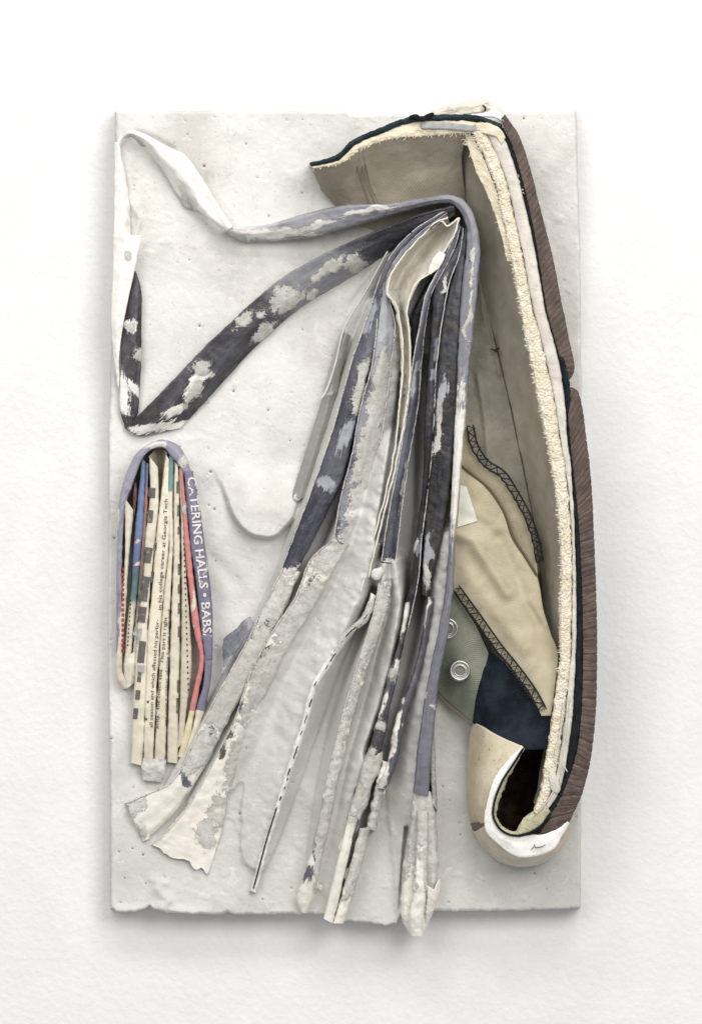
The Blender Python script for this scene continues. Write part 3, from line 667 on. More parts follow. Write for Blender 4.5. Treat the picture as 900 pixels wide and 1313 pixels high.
# cream page with the hollow fold
surf('cream_page', [[(574, 279, 141), (563, 283, 141), (543, 300, 140), (516, 330, 139), (499, 358, 138), (496, 375, 137), (506, 389, 135), (514, 423, 130), (516, 467, 124), (513, 517, 118), (510, 550, 114)],
     [(577, 285, 112), (567, 292, 104), (550, 306, 98), (530, 330, 96), (514, 354, 98), (507, 376, 104), (513, 393, 112), (518, 424, 114), (520, 467, 112), (517, 517, 110), (514, 550, 108)],
     [(588, 279, 143), (582, 303, 142), (568, 323, 142), (554, 344, 141), (537, 360, 140), (526, 380, 139), (520, 398, 138), (523, 420, 134), (525, 452, 128), (523, 512, 120), (519, 552, 115)]],
     M_PAP, fan, thick=2.5, noise=(1.2, 12), col='cdc6b2', col2='ddd8ca', alt=[(500, 375, 8, 16, 0), (530, 340, 14, 5, -50)], cem=[(505, 378, 6, 8, 20), (512, 398, 3, 8, -20)], dust=.12)
M_RIMP = mat_plain('cream_page_edge', 'd9d3c4', 'e8e3d7', .85, .08, (.5, 1, .5), .15, 'a9a293', (.58, .66))
rim_pts = [(574, 279, 143), (563, 283, 143), (543, 300, 142), (516, 330, 141), (499, 358, 140), (496, 375, 139), (506, 389, 137), (514, 423, 132), (516, 467, 126), (512, 520, 121), (507, 568, 117), (499, 612, 114), (480, 688, 110), (463, 760, 106)]
tubes('page_edge', [lift(spl(rim_pts)) + np.stack([fbm(spl(rim_pts), 14, 3, 61), fbm(spl(rim_pts), 14, 3, 62), 0 * spl(rim_pts)[:, 0]], 1) * 1.6], 1.15, M_RIMP, fan, 6)
wav = [(588, 279, 145), (582, 303, 144), (572, 318, 144), (563, 330, 144), (560, 342, 143), (548, 352, 142), (537, 360, 142), (526, 380, 141), (521, 398, 140), (523, 420, 136), (525, 452, 130), (523, 512, 122), (515, 560, 118), (504, 612, 115), (487, 680, 112), (472, 740, 108)]
tubes('page_edge', [lift(spl(wav)) + np.stack([fbm(spl(wav), 14, 3, 63), fbm(spl(wav), 14, 3, 64), 0 * spl(wav)[:, 0]], 1) * 2.2], 1.2, M_RIMP, fan, 6)
tubes('page_edge', [spl([(588, 279, 145), (580, 286, 143), (573, 290, 142), (567, 284, 142), (563, 283, 142)])], 1.2, M_RIMP, fan, 6)
surf('torn_corner', [[(563, 322, 146), (556, 330, 146), (551, 340, 145), (548, 350, 144)], [(571, 326, 146), (568, 335, 147), (562, 344, 146), (552, 352, 144)]], M_PAP, fan, thick=1.5, noise=(1, 6), edge=1.2, step=1.2, col='e3ddd0', dust=.05)
page([(560, 345, 118), (541, 375, 116), (527, 405, 112), (525, 450, 106), (523, 520, 100), (513, 580, 96), (494, 690, 90)], [(568, 348, 118), (551, 380, 116), (542, 412, 112), (534, 465, 106), (526, 530, 100), (516, 590, 96), (500, 692, 90)],
     bulge=1, col='121116', dust=.05)  # near-black sheet added in the gap, painting its deep shade
# slate page right of the cream one
page([(588, 284, 141), (578, 312, 140), (562, 345, 140), (546, 378, 140), (539, 412, 136), (529, 467, 128), (521, 530, 120), (512, 587, 115), (498, 660, 110), (489, 720, 106)],
     [(590, 290, 141), (583, 316, 140), (568, 347, 140), (554, 374, 132), (547, 405, 120), (541, 455, 112), (536, 517, 108), (525, 583, 104), (513, 668, 100), (507, 722, 98)],
     le=M_EDGE, re=M_EDGE, bulge=4, skirt=(60, 58), noise=(.8, 20), noise2=(.4, 5), stops=[(0, '4a4d62'), (.3, '7a8096'), (.42, '4a4e66'), (.55, '2e3148'), (.68, '6d7288'), (.8, '3a3d53'), (1, '2c2f42')], col2='b9bcc6', alt=[(520, 620, 4, 36, 14), (533, 480, 3, 30, 8)],
     cem=[(498, 724, 14, 6, 0)], dust=.6)
# two near-black pages
page([(592, 288, 139), (586, 315, 138), (562, 345, 136), (553, 417, 132), (548, 483, 126), (545, 543, 122), (543, 610, 117), (534, 687, 112), (528, 735, 108), (516, 800, 104)],
     [(594, 292, 139), (589, 325, 138), (576, 362, 136), (567, 410, 132), (560, 463, 126), (556, 543, 122), (551, 610, 117), (541, 687, 112), (535, 750, 108), (523, 805, 104)],
     re=M_EDGE, bulge=3, skirt=(58, 56), noise=(.8, 16), noise2=(.5, 4), stops=[(0, '4c4f63'), (.15, '2a2c3c'), (.25, '121118'), (.5, '191a26'), (.7, '111117'), (1, '0f0e13')], col2='7a8299',
     alt=[(561, 450, 4, 15, 10), (557, 480, 4, 8, 10), (540, 700, 3, 14, 6)], cem=[(570, 368, 2.5, 12, 14), (533, 700, 3, 9, 8)], dust=.22)
page([(596, 290, 140), (588, 330, 138), (575, 375, 136), (568, 410, 134), (562, 463, 130), (557, 533, 126), (552, 590, 121), (547, 640, 117), (543, 700, 112), (540, 762, 106)],
     [(600, 296, 140), (595, 340, 139), (591, 383, 138), (589, 415, 136), (587, 460, 132), (583, 533, 126), (578, 610, 121), (571, 665, 116), (561, 717, 112), (550, 766, 107)],
     bulge=2, skirt=(58, 58), noise=(.8, 16), noise2=(.5, 4), stops=[(0, '3f4256'), (.25, '201f29'), (.5, '131219'), (.8, '17161d'), (1, '121116')], col2='a7a9b0',
     alt=[(565, 520, 5, 40, 6), (549, 720, 5, 32, 6)], cem=[(562, 555, 4, 26, 6), (549, 735, 4, 12, 6)], dust=.2)
# lower halves of the two pages: dark slot with torn pale edges
page([(548, 765, 108), (541, 815, 104), (527, 872, 100), (512, 908, 98), (505, 935, 96), (495, 985, 94), (484, 1010, 92)], [(556, 766, 107), (549, 815, 104), (535, 872, 100), (522, 915, 98), (515, 945, 96), (506, 985, 94), (494, 1012, 92)],
     bulge=3, noise=(1, 10), noise2=(.5, 4), col='4d4e60', col2='e8e2d4', alt=[(500, 960, 5, 22, 18), (508, 930, 4, 16, 14), (546, 790, 3, 22, 8), (492, 990, 6, 16, 18)], cem=[(490, 1005, 10, 12, 0), (515, 900, 3, 6, 0), (505, 948, 5, 7, 0)], dust=.6)
page([(520, 772, 110), (511, 825, 106), (497, 872, 102), (489, 905, 100), (480, 938, 98), (472, 968, 95)], [(526, 772, 109), (517, 825, 105), (508, 872, 101), (500, 905, 99), (494, 938, 97), (486, 972, 94)],
     bulge=3, noise=(1, 10), noise2=(.5, 4), col='3f3e4a', col2='ebe5d8', alt=[(519, 795, 5, 24, 10), (506, 860, 4, 12, 14), (491, 902, 5, 18, 18)], cem=[(487, 930, 8, 8, 0), (500, 865, 6, 8, 0), (474, 966, 8, 5, 0)], dust=.6)
page([(471, 966, 94), (464, 985, 93), (460, 1005, 92), (452, 1028, 91), (446, 1050, 88)], [(489, 966, 94), (486, 985, 92), (476, 1005, 92), (470, 1028, 90), (459, 1052, 88)], name='cement_coat', bulge=4, rag=6, rag2=5, noise=(1.8, 10), noise2=(.9, 4), col='c9c6bf', cemb=.6, step=1.5)
page([(491, 975, 90), (484, 1000, 88), (478, 1030, 87), (470, 1062, 84)], [(504, 980, 88), (497, 1005, 86), (488, 1030, 84), (480, 1065, 82)], name='cement_coat', bulge=3, noise=(2.2, 8), noise2=(1.2, 4), col='e6e0d4', cem=[(480, 1040, 14, 30, 10)], step=1.5)
# the two pale rolled ends
band('rolled_end', lift([(447, 1046, 94), (433, 1102, 90), (415, 1178, 80)]), lift([(458, 1048, 93), (446, 1102, 90), (427, 1184, 80)]), M_PAP, fan, bulge=4, skirt=(57, 57), col='ebe5d8', noise=(.5, 12), dust=.05, cem=[(452, 1046, 8, 8, 0)])
band('rolled_end', lift([(462, 1062, 90), (450, 1110, 86), (427, 1184, 79)]), lift([(474, 1060, 88), (460, 1120, 84), (440, 1184, 78)]), M_PAP, fan, bulge=4, skirt=(57, 57), col='e8e1d2', noise=(1, 10), noise2=(.8, 4), dust=.1,
     cem=[(464, 1085, 16, 46, 14), (446, 1130, 10, 24, 14)], col2='5b566b', alt=[(439, 1128, 4, 7, 20)])
# white torn ridge and coated ridge
page([(476, 760, 106), (464, 792, 104), (447, 806, 102), (421, 842, 99), (399, 879, 96), (387, 926, 92), (378, 954, 89), (365, 996, 84), (354, 1032, 79), (330, 1110, 72), (321, 1142, 66)],
     [(482, 764, 106), (471, 795, 104), (456, 808, 102), (430, 844, 99), (408, 879, 96), (395, 926, 92), (386, 954, 89), (372, 996, 84), (361, 1032, 79), (337, 1113, 72), (328, 1145, 66)],
     name='page_ridge', bulge=3, skirt=(58, 58), noise=(1.3, 10), noise2=(1.2, 4), col='e9e5dc', col2='2c2926', edge=1.2,
     dust=.06, cem=[(470, 790, 10, 20, 30), (440, 825, 8, 20, 40)])
slit = lift(spl([(474, 783, 111), (461, 800, 109), (450, 809, 107), (426, 843, 104), (404, 879, 101), (391, 926, 97), (382, 954, 94), (369, 996, 89), (357, 1032, 83)], step=1))
k = 6
while k < len(slit) - 12:
    n = int(rng.uniform(5, 20)); q = slit[k:k + n:2].copy()
    if len(q) > 2:
        q[:, 0] += rng.uniform(-1.2, 1.2); q[:, :2] += rng.normal(0, .25, (len(q), 2)); tubes('paper_slit', [q], rng.uniform(.45, 1.15), M_INK, fan, 5)
    k += n + int(rng.uniform(2, 16))
tubes('page_edge', [lift(spl([(355, 1035, 81), (341, 1080, 78), (333, 1110, 75), (325, 1140, 69)]))], 1.1, M_INK, fan, 5)
page([(416, 1022, 90), (408, 1060, 86), (398, 1098, 83), (388, 1130, 80), (380, 1153, 74), (386, 1170, 68)], [(428, 1022, 90), (421, 1060, 86), (412, 1098, 82), (406, 1130, 78), (402, 1152, 73), (392, 1171, 68)],
     name='page_ridge', bulge=5, skirt=(57, 57), noise=(1.2, 9), noise2=(.8, 4), col='e6dfd2', col2='5a566c', alt=[(404, 1094, 4, 14, -4), (393, 1120, 7, 10, 10)], cem=[(418, 1050, 14, 50, 12), (408, 1110, 6, 30, 10)], dust=.15)
page([(486, 748, 108), (478, 790, 106), (463, 838, 104), (444, 900, 99), (429, 960, 94), (414, 1024, 90)], [(503, 742, 106), (494, 790, 104), (477, 840, 101), (458, 902, 97), (442, 962, 92), (427, 1024, 88)],
     name='page_ridge', le=M_EDGE, rag=5, bulge=3, noise=(1.3, 14), noise2=(.6, 5), col='dfd9cb', cemb=.12, cem=[(480, 800, 16, 40, 15)], dust=.1, edge=1.6, step=1.6)
band('gap_shade', [(439, 506, 92), (420, 558, 92), (402, 616, 90)], [(443, 506, 94), (426, 556, 94), (407, 612, 92)], M_PAP, fan, bulge=0, col='121116', dust=.0)  # dark strip painting the shadow between the roll and the outer page
# grey coated roll left of the fan
band('paper_roll', [(438, 424, 72), (421, 478, 76), (413, 510, 78), (395, 570, 79), (374, 636, 78)], [(449, 430, 72), (437, 480, 76), (431, 513, 78), (414, 575, 79), (394, 640, 78)], M_PAP, fan, bulge=8, skirt=(58, 58), noise=(.6, 14),
     col='97948c', col2='aaa79f', alt=[(425, 470, 8, 40, 15)], dust=.03, cem=[(424, 506, 10, 3, -10)])
tubes('page_edge', [spl([(497, 322, 105), (470, 372, 92), (440, 424, 82), (430, 466, 86), (414, 508, 87), (411, 512, 86)])], 1.4, M_CON, fan, 6)

# ------------------------------------------------------------------ the folded newspaper at the left
news = thing('folded_newspaper', 'small folded newspaper with lavender cover and cream page edges, left side of the slab', 'newspaper', (205, 780, 62))
def npage(L, R, parent=news, name='page', **kw):
    kw.setdefault('noise', (.5, 16)); kw.setdefault('dust', .05)
    return band(name, L, R, M_PAP, parent, skirt=kw.pop('skirt', (58, 58)), bulge=kw.pop('bulge', 2), **kw)
PC = 'e0d5ba'
# cover: arch, left leg and right leg
npage([(150, 842, 84), (150, 760, 92), (151, 690, 97), (153, 645, 100), (161, 612, 102), (179, 578, 103), (199, 566, 103), (209, 564, 103), (228, 571, 103), (243, 599, 102), (254, 643, 101), (263, 706, 100), (271, 763, 98), (273, 810, 95)],
      [(157, 842, 84), (157, 760, 92), (158, 690, 97), (162, 645, 100), (173, 616, 103), (185, 585, 104), (198, 575, 104), (208, 573, 104), (220, 586, 104), (236, 608, 104), (240, 645, 103), (246, 706, 101), (254, 763, 98), (259, 810, 95)],
      name='cover', col='8d8a9e', stops=[(0, '77738e'), (.2, '8e8aa0'), (.45, '908da1'), (.6, '85819a'), (1, '756f8c')], col2='cfc9c2', alt=[(150, 660, 4, 20, 0), (200, 570, 16, 4, -10), (155, 800, 4, 14, 0), (237, 590, 6, 8, 30)], dust=.6, cem=[(258, 640, 4, 50, 12), (241, 590, 4, 8, 20)])
cov = bpy.data.objects['cover']
o, GC = npage([(236, 604, 106), (240, 645, 106), (246, 706, 105), (254, 763, 103), (259, 812, 100), (264, 845, 97)], [(247, 604, 105.5), (255, 645, 105), (263.5, 706, 104), (271, 763, 102.5), (273, 812, 100), (272, 845, 97)], name='cover_side', col='6b6585', dust=.35, bulge=1.5, cem=[(268, 700, 2.5, 60, 10)])
text_on('CATERING HALLS \u2022 BABS/', [(240.5, 612), (244.5, 645), (250.5, 706), (257.5, 763), (261.5, 820)], 15.5, M_LET, o, GC, .9, .99, bold=.019)
npage([(262.5, 840, 96), (262, 868, 92), (252, 910, 84)], [(272.5, 840, 96), (270, 872, 90), (262, 912, 82)], name='cover_side', col='77728f', bulge=1.5, dust=.15)
npage([(252, 910, 84), (246, 938, 79), (237, 967, 72)], [(262, 912, 82), (254, 940, 76), (242, 968, 71)], name='page_end', col=PC, bulge=1.5)
surf('inner_fold', [[(254, 770, 84), (258, 810, 84), (262, 850, 82), (256, 900, 78)], [(262, 775, 82), (268, 815, 82), (271, 848, 80), (262, 880, 78)]], M_PAP, news, thick=2, col='4a1f26', dust=.05)
band('cement_block', [(184, 972, 76), (182, 984, 76), (184, 1000, 68)], [(213, 974, 76), (212, 988, 75), (207, 1003, 66)], M_CON, slab, bulge=3, noise=(2.6, 11), noise2=(1.2, 4), step=1.5)
# pages from left to right (front edges)
o, G1 = npage([(160, 638, 100), (161, 700, 98), (157, 760, 93), (154, 800, 89), (150, 842, 86), (149, 866, 80), (158, 884, 72)], [(172, 655, 98), (167, 700, 96), (163, 760, 92), (160, 800, 88), (157, 842, 84), (158, 862, 79), (168, 880, 71)], col='d3c8ae', bulge=1.5)
blocks_on([(158, 730 + i * 6.5, 3.5, 4, 8) for i in range(17)], mat_flat('red_ink', 'a5443c', .8), o, G1)
o, G2 = npage([(160, 842, 82), (159, 862, 80), (162, 884, 72)], [(175, 835, 84), (175, 858, 80), (174, 874, 72)], name='page_end', col='e0d8c4', bulge=3)
npage([(172, 622, 98), (171, 640, 97), (170, 660, 96)], [(176, 616, 98), (176, 640, 97), (173, 662, 96)], col='5a2a2a', bulge=0)
o, G3 = npage([(182, 588, 100), (177, 640, 100), (172, 705, 97), (168, 760, 92), (163, 810, 88), (160, 850, 82)], [(187, 592, 100), (186, 640, 100), (181, 705, 97), (176, 760, 92), (171, 810, 87), (168, 850, 82)], bulge=1.5,
      stops=[(0, '53657f'), (.12, '4a6a99'), (.38, '4c6ba0'), (.45, '4a5a9a'), (.55, '3a6478'), (.68, '4d7a78'), (.72, 'd3c8ae'), (1, 'd6ccb4')], col2='dbb0ae', alt=[(177, 697, 5, 2.5, -30), (176, 725, 5, 2, -30)])
blocks_on([(168 - i * .35, 770 + i * 5.2, 1.4, 2.6, 8) for i in range(12)], M_INK, o, G3)
npage([(187, 594, 98), (184, 660, 97), (181, 705, 95), (177, 760, 90), (172, 820, 85), (168, 866, 78)], [(191, 594, 98), (190, 640, 98), (186, 705, 95), (182, 760, 90), (178, 820, 85), (175, 868, 78)], bulge=1.5, stops=[(0, '4a5570'), (.1, '53618a'), (.14, 'a5533f'), (.3, '8a6450'), (.6, '6e5c4e'), (.8, 'b6ab96'), (1, 'd9d0bb')])
o, G4 = npage([(192, 585, 99), (192, 640, 100), (187, 690, 99), (184, 745, 95), (177, 800, 91), (174, 850, 88), (172, 900, 83), (168, 978, 70)], [(203, 600, 98), (204, 645, 100), (199, 690, 99), (194, 745, 95), (190, 800, 92), (190, 850, 88), (188, 900, 84), (183, 982, 70)], bulge=3, col='ddd3b9')
blocks_on([(195, 632, 9, 13, 4), (192, 662, 9, 16, 6), (190, 712, 10, 20, 10), (185, 755, 12, 32, 8), (182, 788, 11, 20, 8), (182, 836, 9, 28, 6), (179, 868, 5, 13, 6), (177, 891, 6, 12, 6), (174, 915, 6, 14, 6)], M_INKG, o, G4)
blocks_on([(176, 815, 10, 20, 10), (181, 858, 9, 10, 0)], mat_flat('pale_grey_ink', 'a9aaa8', .8), o, G4)
surf('page_hollow', [[(192, 585, 98), (198, 620, 88), (202, 660, 78), (198, 700, 76)], [(205, 572, 80), (206, 610, 72), (206, 660, 70), (203, 700, 70)], [(214, 580, 98), (211, 620, 90), (206, 660, 82), (203, 700, 78)]], M_PAP, news, thick=1.5, col='9c9078', dust=.1)
o, G5 = npage([(213, 582, 100), (206, 640, 101), (200, 700, 100), (195, 760, 97), (190, 810, 94), (188, 860, 91), (186, 910, 86), (184, 973, 72)], [(217, 590, 100), (219, 640, 101), (217, 700, 100), (210, 760, 97), (206, 810, 94), (203, 860, 91), (200, 910, 86), (197, 974, 72)], bulge=1.5, col=PC)
text_on('in his college career at Georgia Tech', [(207.5, 782), (209, 740), (213, 690), (215.5, 637)], 6.8, M_INK, o, G5, .8, .98)
text_on('all season and which affected his perfor-', [(196.2, 933), (197.5, 890), (201, 840), (204.5, 793)], 6.6, M_INK, o, G5, .8, .99)
blocks_on([(199, 701, 4, 10, 6), (194, 740, 6, 14, 8), (188, 800, 6, 12, 6), (190, 900, 3, 3, 0), (187, 922, 4, 3, 0)], M_INKG, o, G5)
o, G6 = npage([(217, 585, 100), (214, 628, 101), (217.5, 700, 100), (211, 760, 97), (207, 810, 94), (204, 860, 91), (201, 910, 86), (198, 974, 72)], [(224, 585, 100), (222, 628, 101), (222, 700, 100), (219, 760, 97), (217, 810, 94), (216, 860, 91), (214, 910, 86), (212, 974, 72)], bulge=1.5,
      stops=[(0, '5b8480'), (.105, '5f8e88'), (.115, 'ddd3b8'), (1, 'd9cfb4')])
text_on('bility," the coach said. "This part is right', [(203.5, 934), (206.5, 880), (211.5, 830), (214.8, 790)], 6.6, M_INK, o, G6, .8, .99)
text_on('was only a matter of time for the big guard', [(214.5, 932), (215, 880), (217.5, 830), (219, 780)], 4.6, M_INKG, o, G6, .8, .99)
o, G7 = npage([(224, 592, 99), (223, 650, 100), (223, 720, 99), (220, 790, 95), (218, 850, 92), (216, 910, 86), (215, 977, 72)], [(229, 597, 99), (230, 650, 100), (231, 720, 99), (231, 790, 95), (230, 850, 92), (229, 910, 86), (228, 979, 72)], bulge=1.5, col='d6ccb3')
blocks_on([(228, 625, 3, 15, 0), (229, 655, 3, 14, 2), (229.5, 680, 3, 10, 2), (230, 730, 3, 14, 0), (230, 755, 3, 12, 0), (230, 780, 3, 14, 0), (230, 810, 3, 14, 0), (229, 880, 3, 16, 0), (228, 905, 3, 20, 0)], M_INKG, o, G7)
o, G8 = npage([(230, 600, 98), (232, 650, 99), (233, 720, 97), (233, 790, 93), (232, 850, 88), (230, 910, 82), (228, 960, 74)], [(232, 600, 98), (236, 650, 99), (238, 720, 97), (243, 790, 93), (246, 850, 88), (240, 905, 82), (236, 950, 76)], bulge=1, col='c9bfa6')
blocks_on([(236 + i * .22, 690 + i * 7.2, 1.6, 2.6, 0) for i in range(28)], M_INK, o, G8)
npage([(231, 600, 101), (234, 650, 102), (237, 700, 101), (243, 760, 98), (247, 800, 95), (256, 848, 92), (249, 880, 88), (243, 911, 84)], [(235, 602, 101), (239, 650, 102), (244.5, 700, 101), (251, 760, 98), (257, 800, 96), (262, 848, 93), (257, 880, 88), (250, 912, 83)], name='red_page', bulge=1.5, col='c75a55', col2='dcd2bb', alt=[(245, 790, 3, 30, 4)], cem=[(238, 655, 2, 8, 0)])
npage([(243, 911, 84), (236, 940, 79), (228, 970, 71)], [(250, 912, 83), (245, 940, 78), (236, 972, 71)], name='page_end', col='decf9f', bulge=1.5)

# ------------------------------------------------------------------ the sneaker, cut in half lengthwise
shoe = thing('cut_sneaker', 'half of a canvas sneaker cut lengthwise, brown sole to the right, set in the slab', 'sneaker', (690, 650, 62))
FO = [(604, 169, 166), (619, 198, 166), (633, 232, 167), (644, 281, 167), (654, 330, 167), (667, 400, 167), (679, 461, 167), (689, 512, 167), (700, 565, 167), (711, 627, 167), (717, 690, 167), (719, 736, 167), (717, 786, 167), (718, 836, 166), (712, 888, 165), (707, 924, 164), (702, 958, 163), (697, 983, 162), (693, 1014, 162), (684, 1040, 161)]
WE = [(640, 164, 166), (652, 191, 166), (664, 227, 167), (676, 276, 167), (685, 318, 167), (699, 398, 167), (715, 459, 167), (723, 505, 167), (727, 560, 167), (733, 613, 167), (736, 667, 167), (738, 736, 167), (739, 786, 166), (738, 836, 166), (736, 880, 165), (733, 924, 164), (729, 955, 163), (724, 990, 162), (712, 1024, 162), (694, 1049, 161)]
BI = [(645, 164, 164), (657, 191, 164), (671, 238, 164), (683, 290, 164), (692, 345, 164), (702, 405, 164), (718, 462, 164), (725, 515, 164), (731, 575, 164), (738, 630, 164), (743, 690, 164), (745, 740, 164), (747, 791, 163), (747, 840, 163), (747, 880, 163), (744, 926, 162), (740, 955, 161), (732, 992, 160), (719, 1028, 160), (700, 1058, 160)]
FO_, WE_, BI_ = [np.array(a, float) for a in (FO, WE, BI)]
frac = np.interp(FO_[:, 1], [160, 400, 690, 740, 920, 1040], [.45, .5, .74, .74, .6, .6])[:, None]
MI = FO_ * (1 - frac) + WE_ * frac
def rowband(name, A, B, mat, bul, **kw):
    m = (A + B) / 2; m[:, 2] += bul; a = A.copy(); a[:, 2] -= 3; b = B.copy(); b[:, 2] -= 3
    a2 = a.copy(); a2[:, 2] -= 12; b2 = b.copy(); b2[:, 2] -= 12
    return surf(name, [a2, a, A * .8 + m * .2, m, B * .8 + m * .2, b, b2], mat, shoe, linear=True, **kw)
rowband('foam_insole', FO_, MI, M_FOAM, 2, noise=(2.2, 9), noise2=(1.5, 3.5), step=1.5, edge=3.0)
rowband('rubber_midsole', MI + [.5, 0, -1], WE_ + [0, 0, -1], M_GREY, 2, noise=(1.2, 12), noise2=(.8, 4), edge=1.2)
rowband('cloth_edge', WE_ + [.3, 0, -2], BI_ + [.5, 0, -2], M_WELT, 1.5, noise=(.8, 9), noise2=(.5, 4), edge=.6)
False and tubes('cloth_thread', [spl(WE_ + [2, 0, 2 + 0]) + np.array([1.2, 0, 0]) * np.sin(np.arange(len(spl(WE_))) * .35)[:, None]], .7, M_GREY, shoe, 5)
# outsole in two lengths, broken at a notch
BO = [(647, 147, 158), (665, 174, 158), (677, 208, 158), (691, 262, 158), (700, 298, 158), (707, 325, 158), (719, 386, 158), (729, 435, 158), (735, 478, 158), (730, 487, 156)]
BIa = [(642, 152, 162), (657, 189, 162), (667, 222, 163), (680, 276, 163), (687, 312, 163), (692, 345, 163), (702, 405, 163), (714, 448, 163), (719, 475, 163), (722, 484, 162)]
def outsole(A, B, rb):
    A, B = np.array(A, float), np.array(B, float); m = A * .5 + B * .5; m[:, 2] += 1
    a = A.copy(); a[:, 2] = 120; b = B.copy(); b[:, 2] = 110; c = B.copy(); c[:, 2] = 62; c[:, 0] -= 4
    a0 = A.copy(); a0[:, 2] -= 5; b0 = B.copy(); b0[:, 2] -= 6
    return surf('outsole', [a, a0, A, m, B, b0, b, c], M_SOLE, shoe, linear=True, step=1.1, xstep=2, noise=(.8, 14), noise2=(.3, 4), rib=rb)
outsole(BIa, BO, (13, .6))
BO2 = [(733, 497, 154), (739, 500, 157), (745, 518, 158), (751, 560, 158), (757, 613, 158), (761, 690, 158), (764, 763, 158), (765, 847, 157), (762, 930, 156), (756, 978, 156), (746, 1017, 155), (729, 1055, 154)]
BI2 = [(727, 512, 162), (727, 524, 163), (729, 550, 163), (733, 590, 163), (738, 635, 163), (743, 695, 163), (746, 770, 162), (747, 847, 162), (744, 926, 161), (738, 968, 160), (722, 1015, 160), (690, 1071, 158)]
outsole(BI2, BO2, (11.5, 1.4))
surf('cloth_tear', [[(716, 455, 164), (720, 475, 164), (724, 500, 164), (724, 530, 164)], [(720, 462, 166), (726, 478, 166), (730, 505, 166), (728, 530, 165)]], M_NAVY, shoe, thick=4, noise=(1.2, 6), edge=1)
# lining of the sole, running back from the cut to the slab
LB = [(588, 175, 118), (589, 212, 98), (596, 252, 84), (606, 300, 78), (613, 345, 74), (624, 400, 72), (640, 460, 70), (652, 512, 70), (663, 565, 70), (676, 627, 70), (686, 690, 72), (692, 736, 74), (697, 786, 76), (702, 836, 80), (704, 888, 86), (702, 924, 90), (698, 950, 95), (694, 975, 100), (690, 1000, 105), (684, 1030, 110)]
LF = FO_ + [1, 0, -4]; LBn = np.array(LB, float); LM = LF * .55 + LBn * .45; LM[:, 0] += 4; LM[:, 2] -= 6
surf('sole_lining', [LF, LM, LBn], M_LIN, shoe, noise=(1.2, 22), noise2=(.4, 6), thick=2, col='988d79', ridges=[([(600, 200), (628, 300), (648, 420), (676, 600), (690, 720)], -3, 8)])
SL = np.array([(598, 318, 74), (606, 352, 68), (608, 400, 66), (603, 450, 66), (598, 500, 66), (594, 548, 66), (590, 600, 66), (588, 640, 66)], float)
SRr = np.array([(612, 318, 76), (622, 380, 72), (634, 440, 71), (647, 492, 71), (660, 552, 71), (672, 610, 71), (684, 672, 72), (692, 736, 74)], float)
SM = SL * .5 + SRr * .5; SM[:, 2] += 5
surf('side_lining', [SL, SM, SRr], mat_cloth('sandy_side_lining', '8f8a7e', 'a29c8f', 2.4, False, .8), shoe, noise=(1.6, 20), noise2=(.6, 4), thick=1.5, ridges=[([(612, 480), (622, 540), (626, 600)], 4, 4), ([(618, 330), (628, 410), (640, 480)], 3, 3)])
tubes('loose_thread', [spl([(628, 447, 78), (634, 449, 79), (640, 446, 78)]), spl([(634, 449, 79), (637, 452, 79)])], .9, M_THREAD, shoe, 5)
# heel lining, a cup behind the top of the fan
HF = [(400, 213, 148), (412, 213, 150), (437, 207, 152), (463, 189, 156), (503, 176, 159), (550, 172, 161), (575, 171, 162), (599, 170, 163)]
HM = [(404, 226, 108), (424, 236, 104), (447, 236, 104), (474, 226, 108), (510, 218, 112), (550, 214, 112), (572, 212, 112), (592, 200, 124)]
HB = [(412, 244, 68), (430, 264, 62), (452, 285, 60), (482, 300, 58), (515, 310, 58), (552, 314, 60), (578, 300, 66), (598, 262, 80)]
surf('heel_lining', [HF, HM, HB], M_HEEL, shoe, noise=(1.5, 26), noise2=(.4, 7), thick=2, col='988d79', ridges=[([(460, 190), (467, 235), (478, 270)], 3, 2), ([(466, 188), (474, 235), (486, 272)], 3, 2), ([(500, 270), (530, 236), (570, 226)], 3, 12)])
for off in (0, 6, 11):
    tubes('lining_seam', [spl([(455 + off, 200 - off * .5, 156 - 14), (462 + off, 232, 112), (478 + off * 1.2, 275, 90)])], .7, mat_flat('seam_thread', '7d7463', .9), shoe, 5)
HU = [(397, 208, 149), (410, 206, 151), (431, 199, 152), (450, 181, 156), (482, 166, 158), (523, 151, 160), (553, 148, 162), (620, 150, 163), (643, 160, 163)]
HL = [(399, 213, 148), (412, 211, 150), (434, 205, 152), (454, 187, 156), (484, 173, 158), (523, 158, 160), (553, 155, 162), (617, 157, 163), (639, 166, 163)]
HU_, HL_ = np.array(HU, float), np.array(HL, float); hb = HU_.copy(); hb[:, 2] = 60; hb[:, 1] += 3; hm = (HU_ + HL_) / 2; hm[:, 2] += 3
surf('heel_cloth', [hb, HU_, hm, HL_], M_WELT if False else mat_cloth('navy_heel_cloth', '1d272c', '36454a', 2.2), shoe, linear=True, noise=(1.8, 9), noise2=(1.0, 3), edge=2.0)
tubes('cloth_knot', [spl([(524, 152, 165), (533, 149, 167), (540, 153, 168), (548, 149, 167), (556, 146, 164)])], 3.0, M_WELT, shoe, 7)
HP = np.array([(402, 217, 147), (414, 215, 150), (438, 209, 152), (464, 191, 156), (503, 178, 159), (552, 174, 161), (590, 171, 163), (612, 172, 164), (634, 176, 164)], float)
pm = HL_ * .5 + HP * .5; pm[:, 2] += 2
surf('heel_padding', [HL_ + [0, 0, -1], pm, HP], M_CREAM, shoe, noise=(1.5, 8), noise2=(1, 3.5), edge=2.0, thick=2)
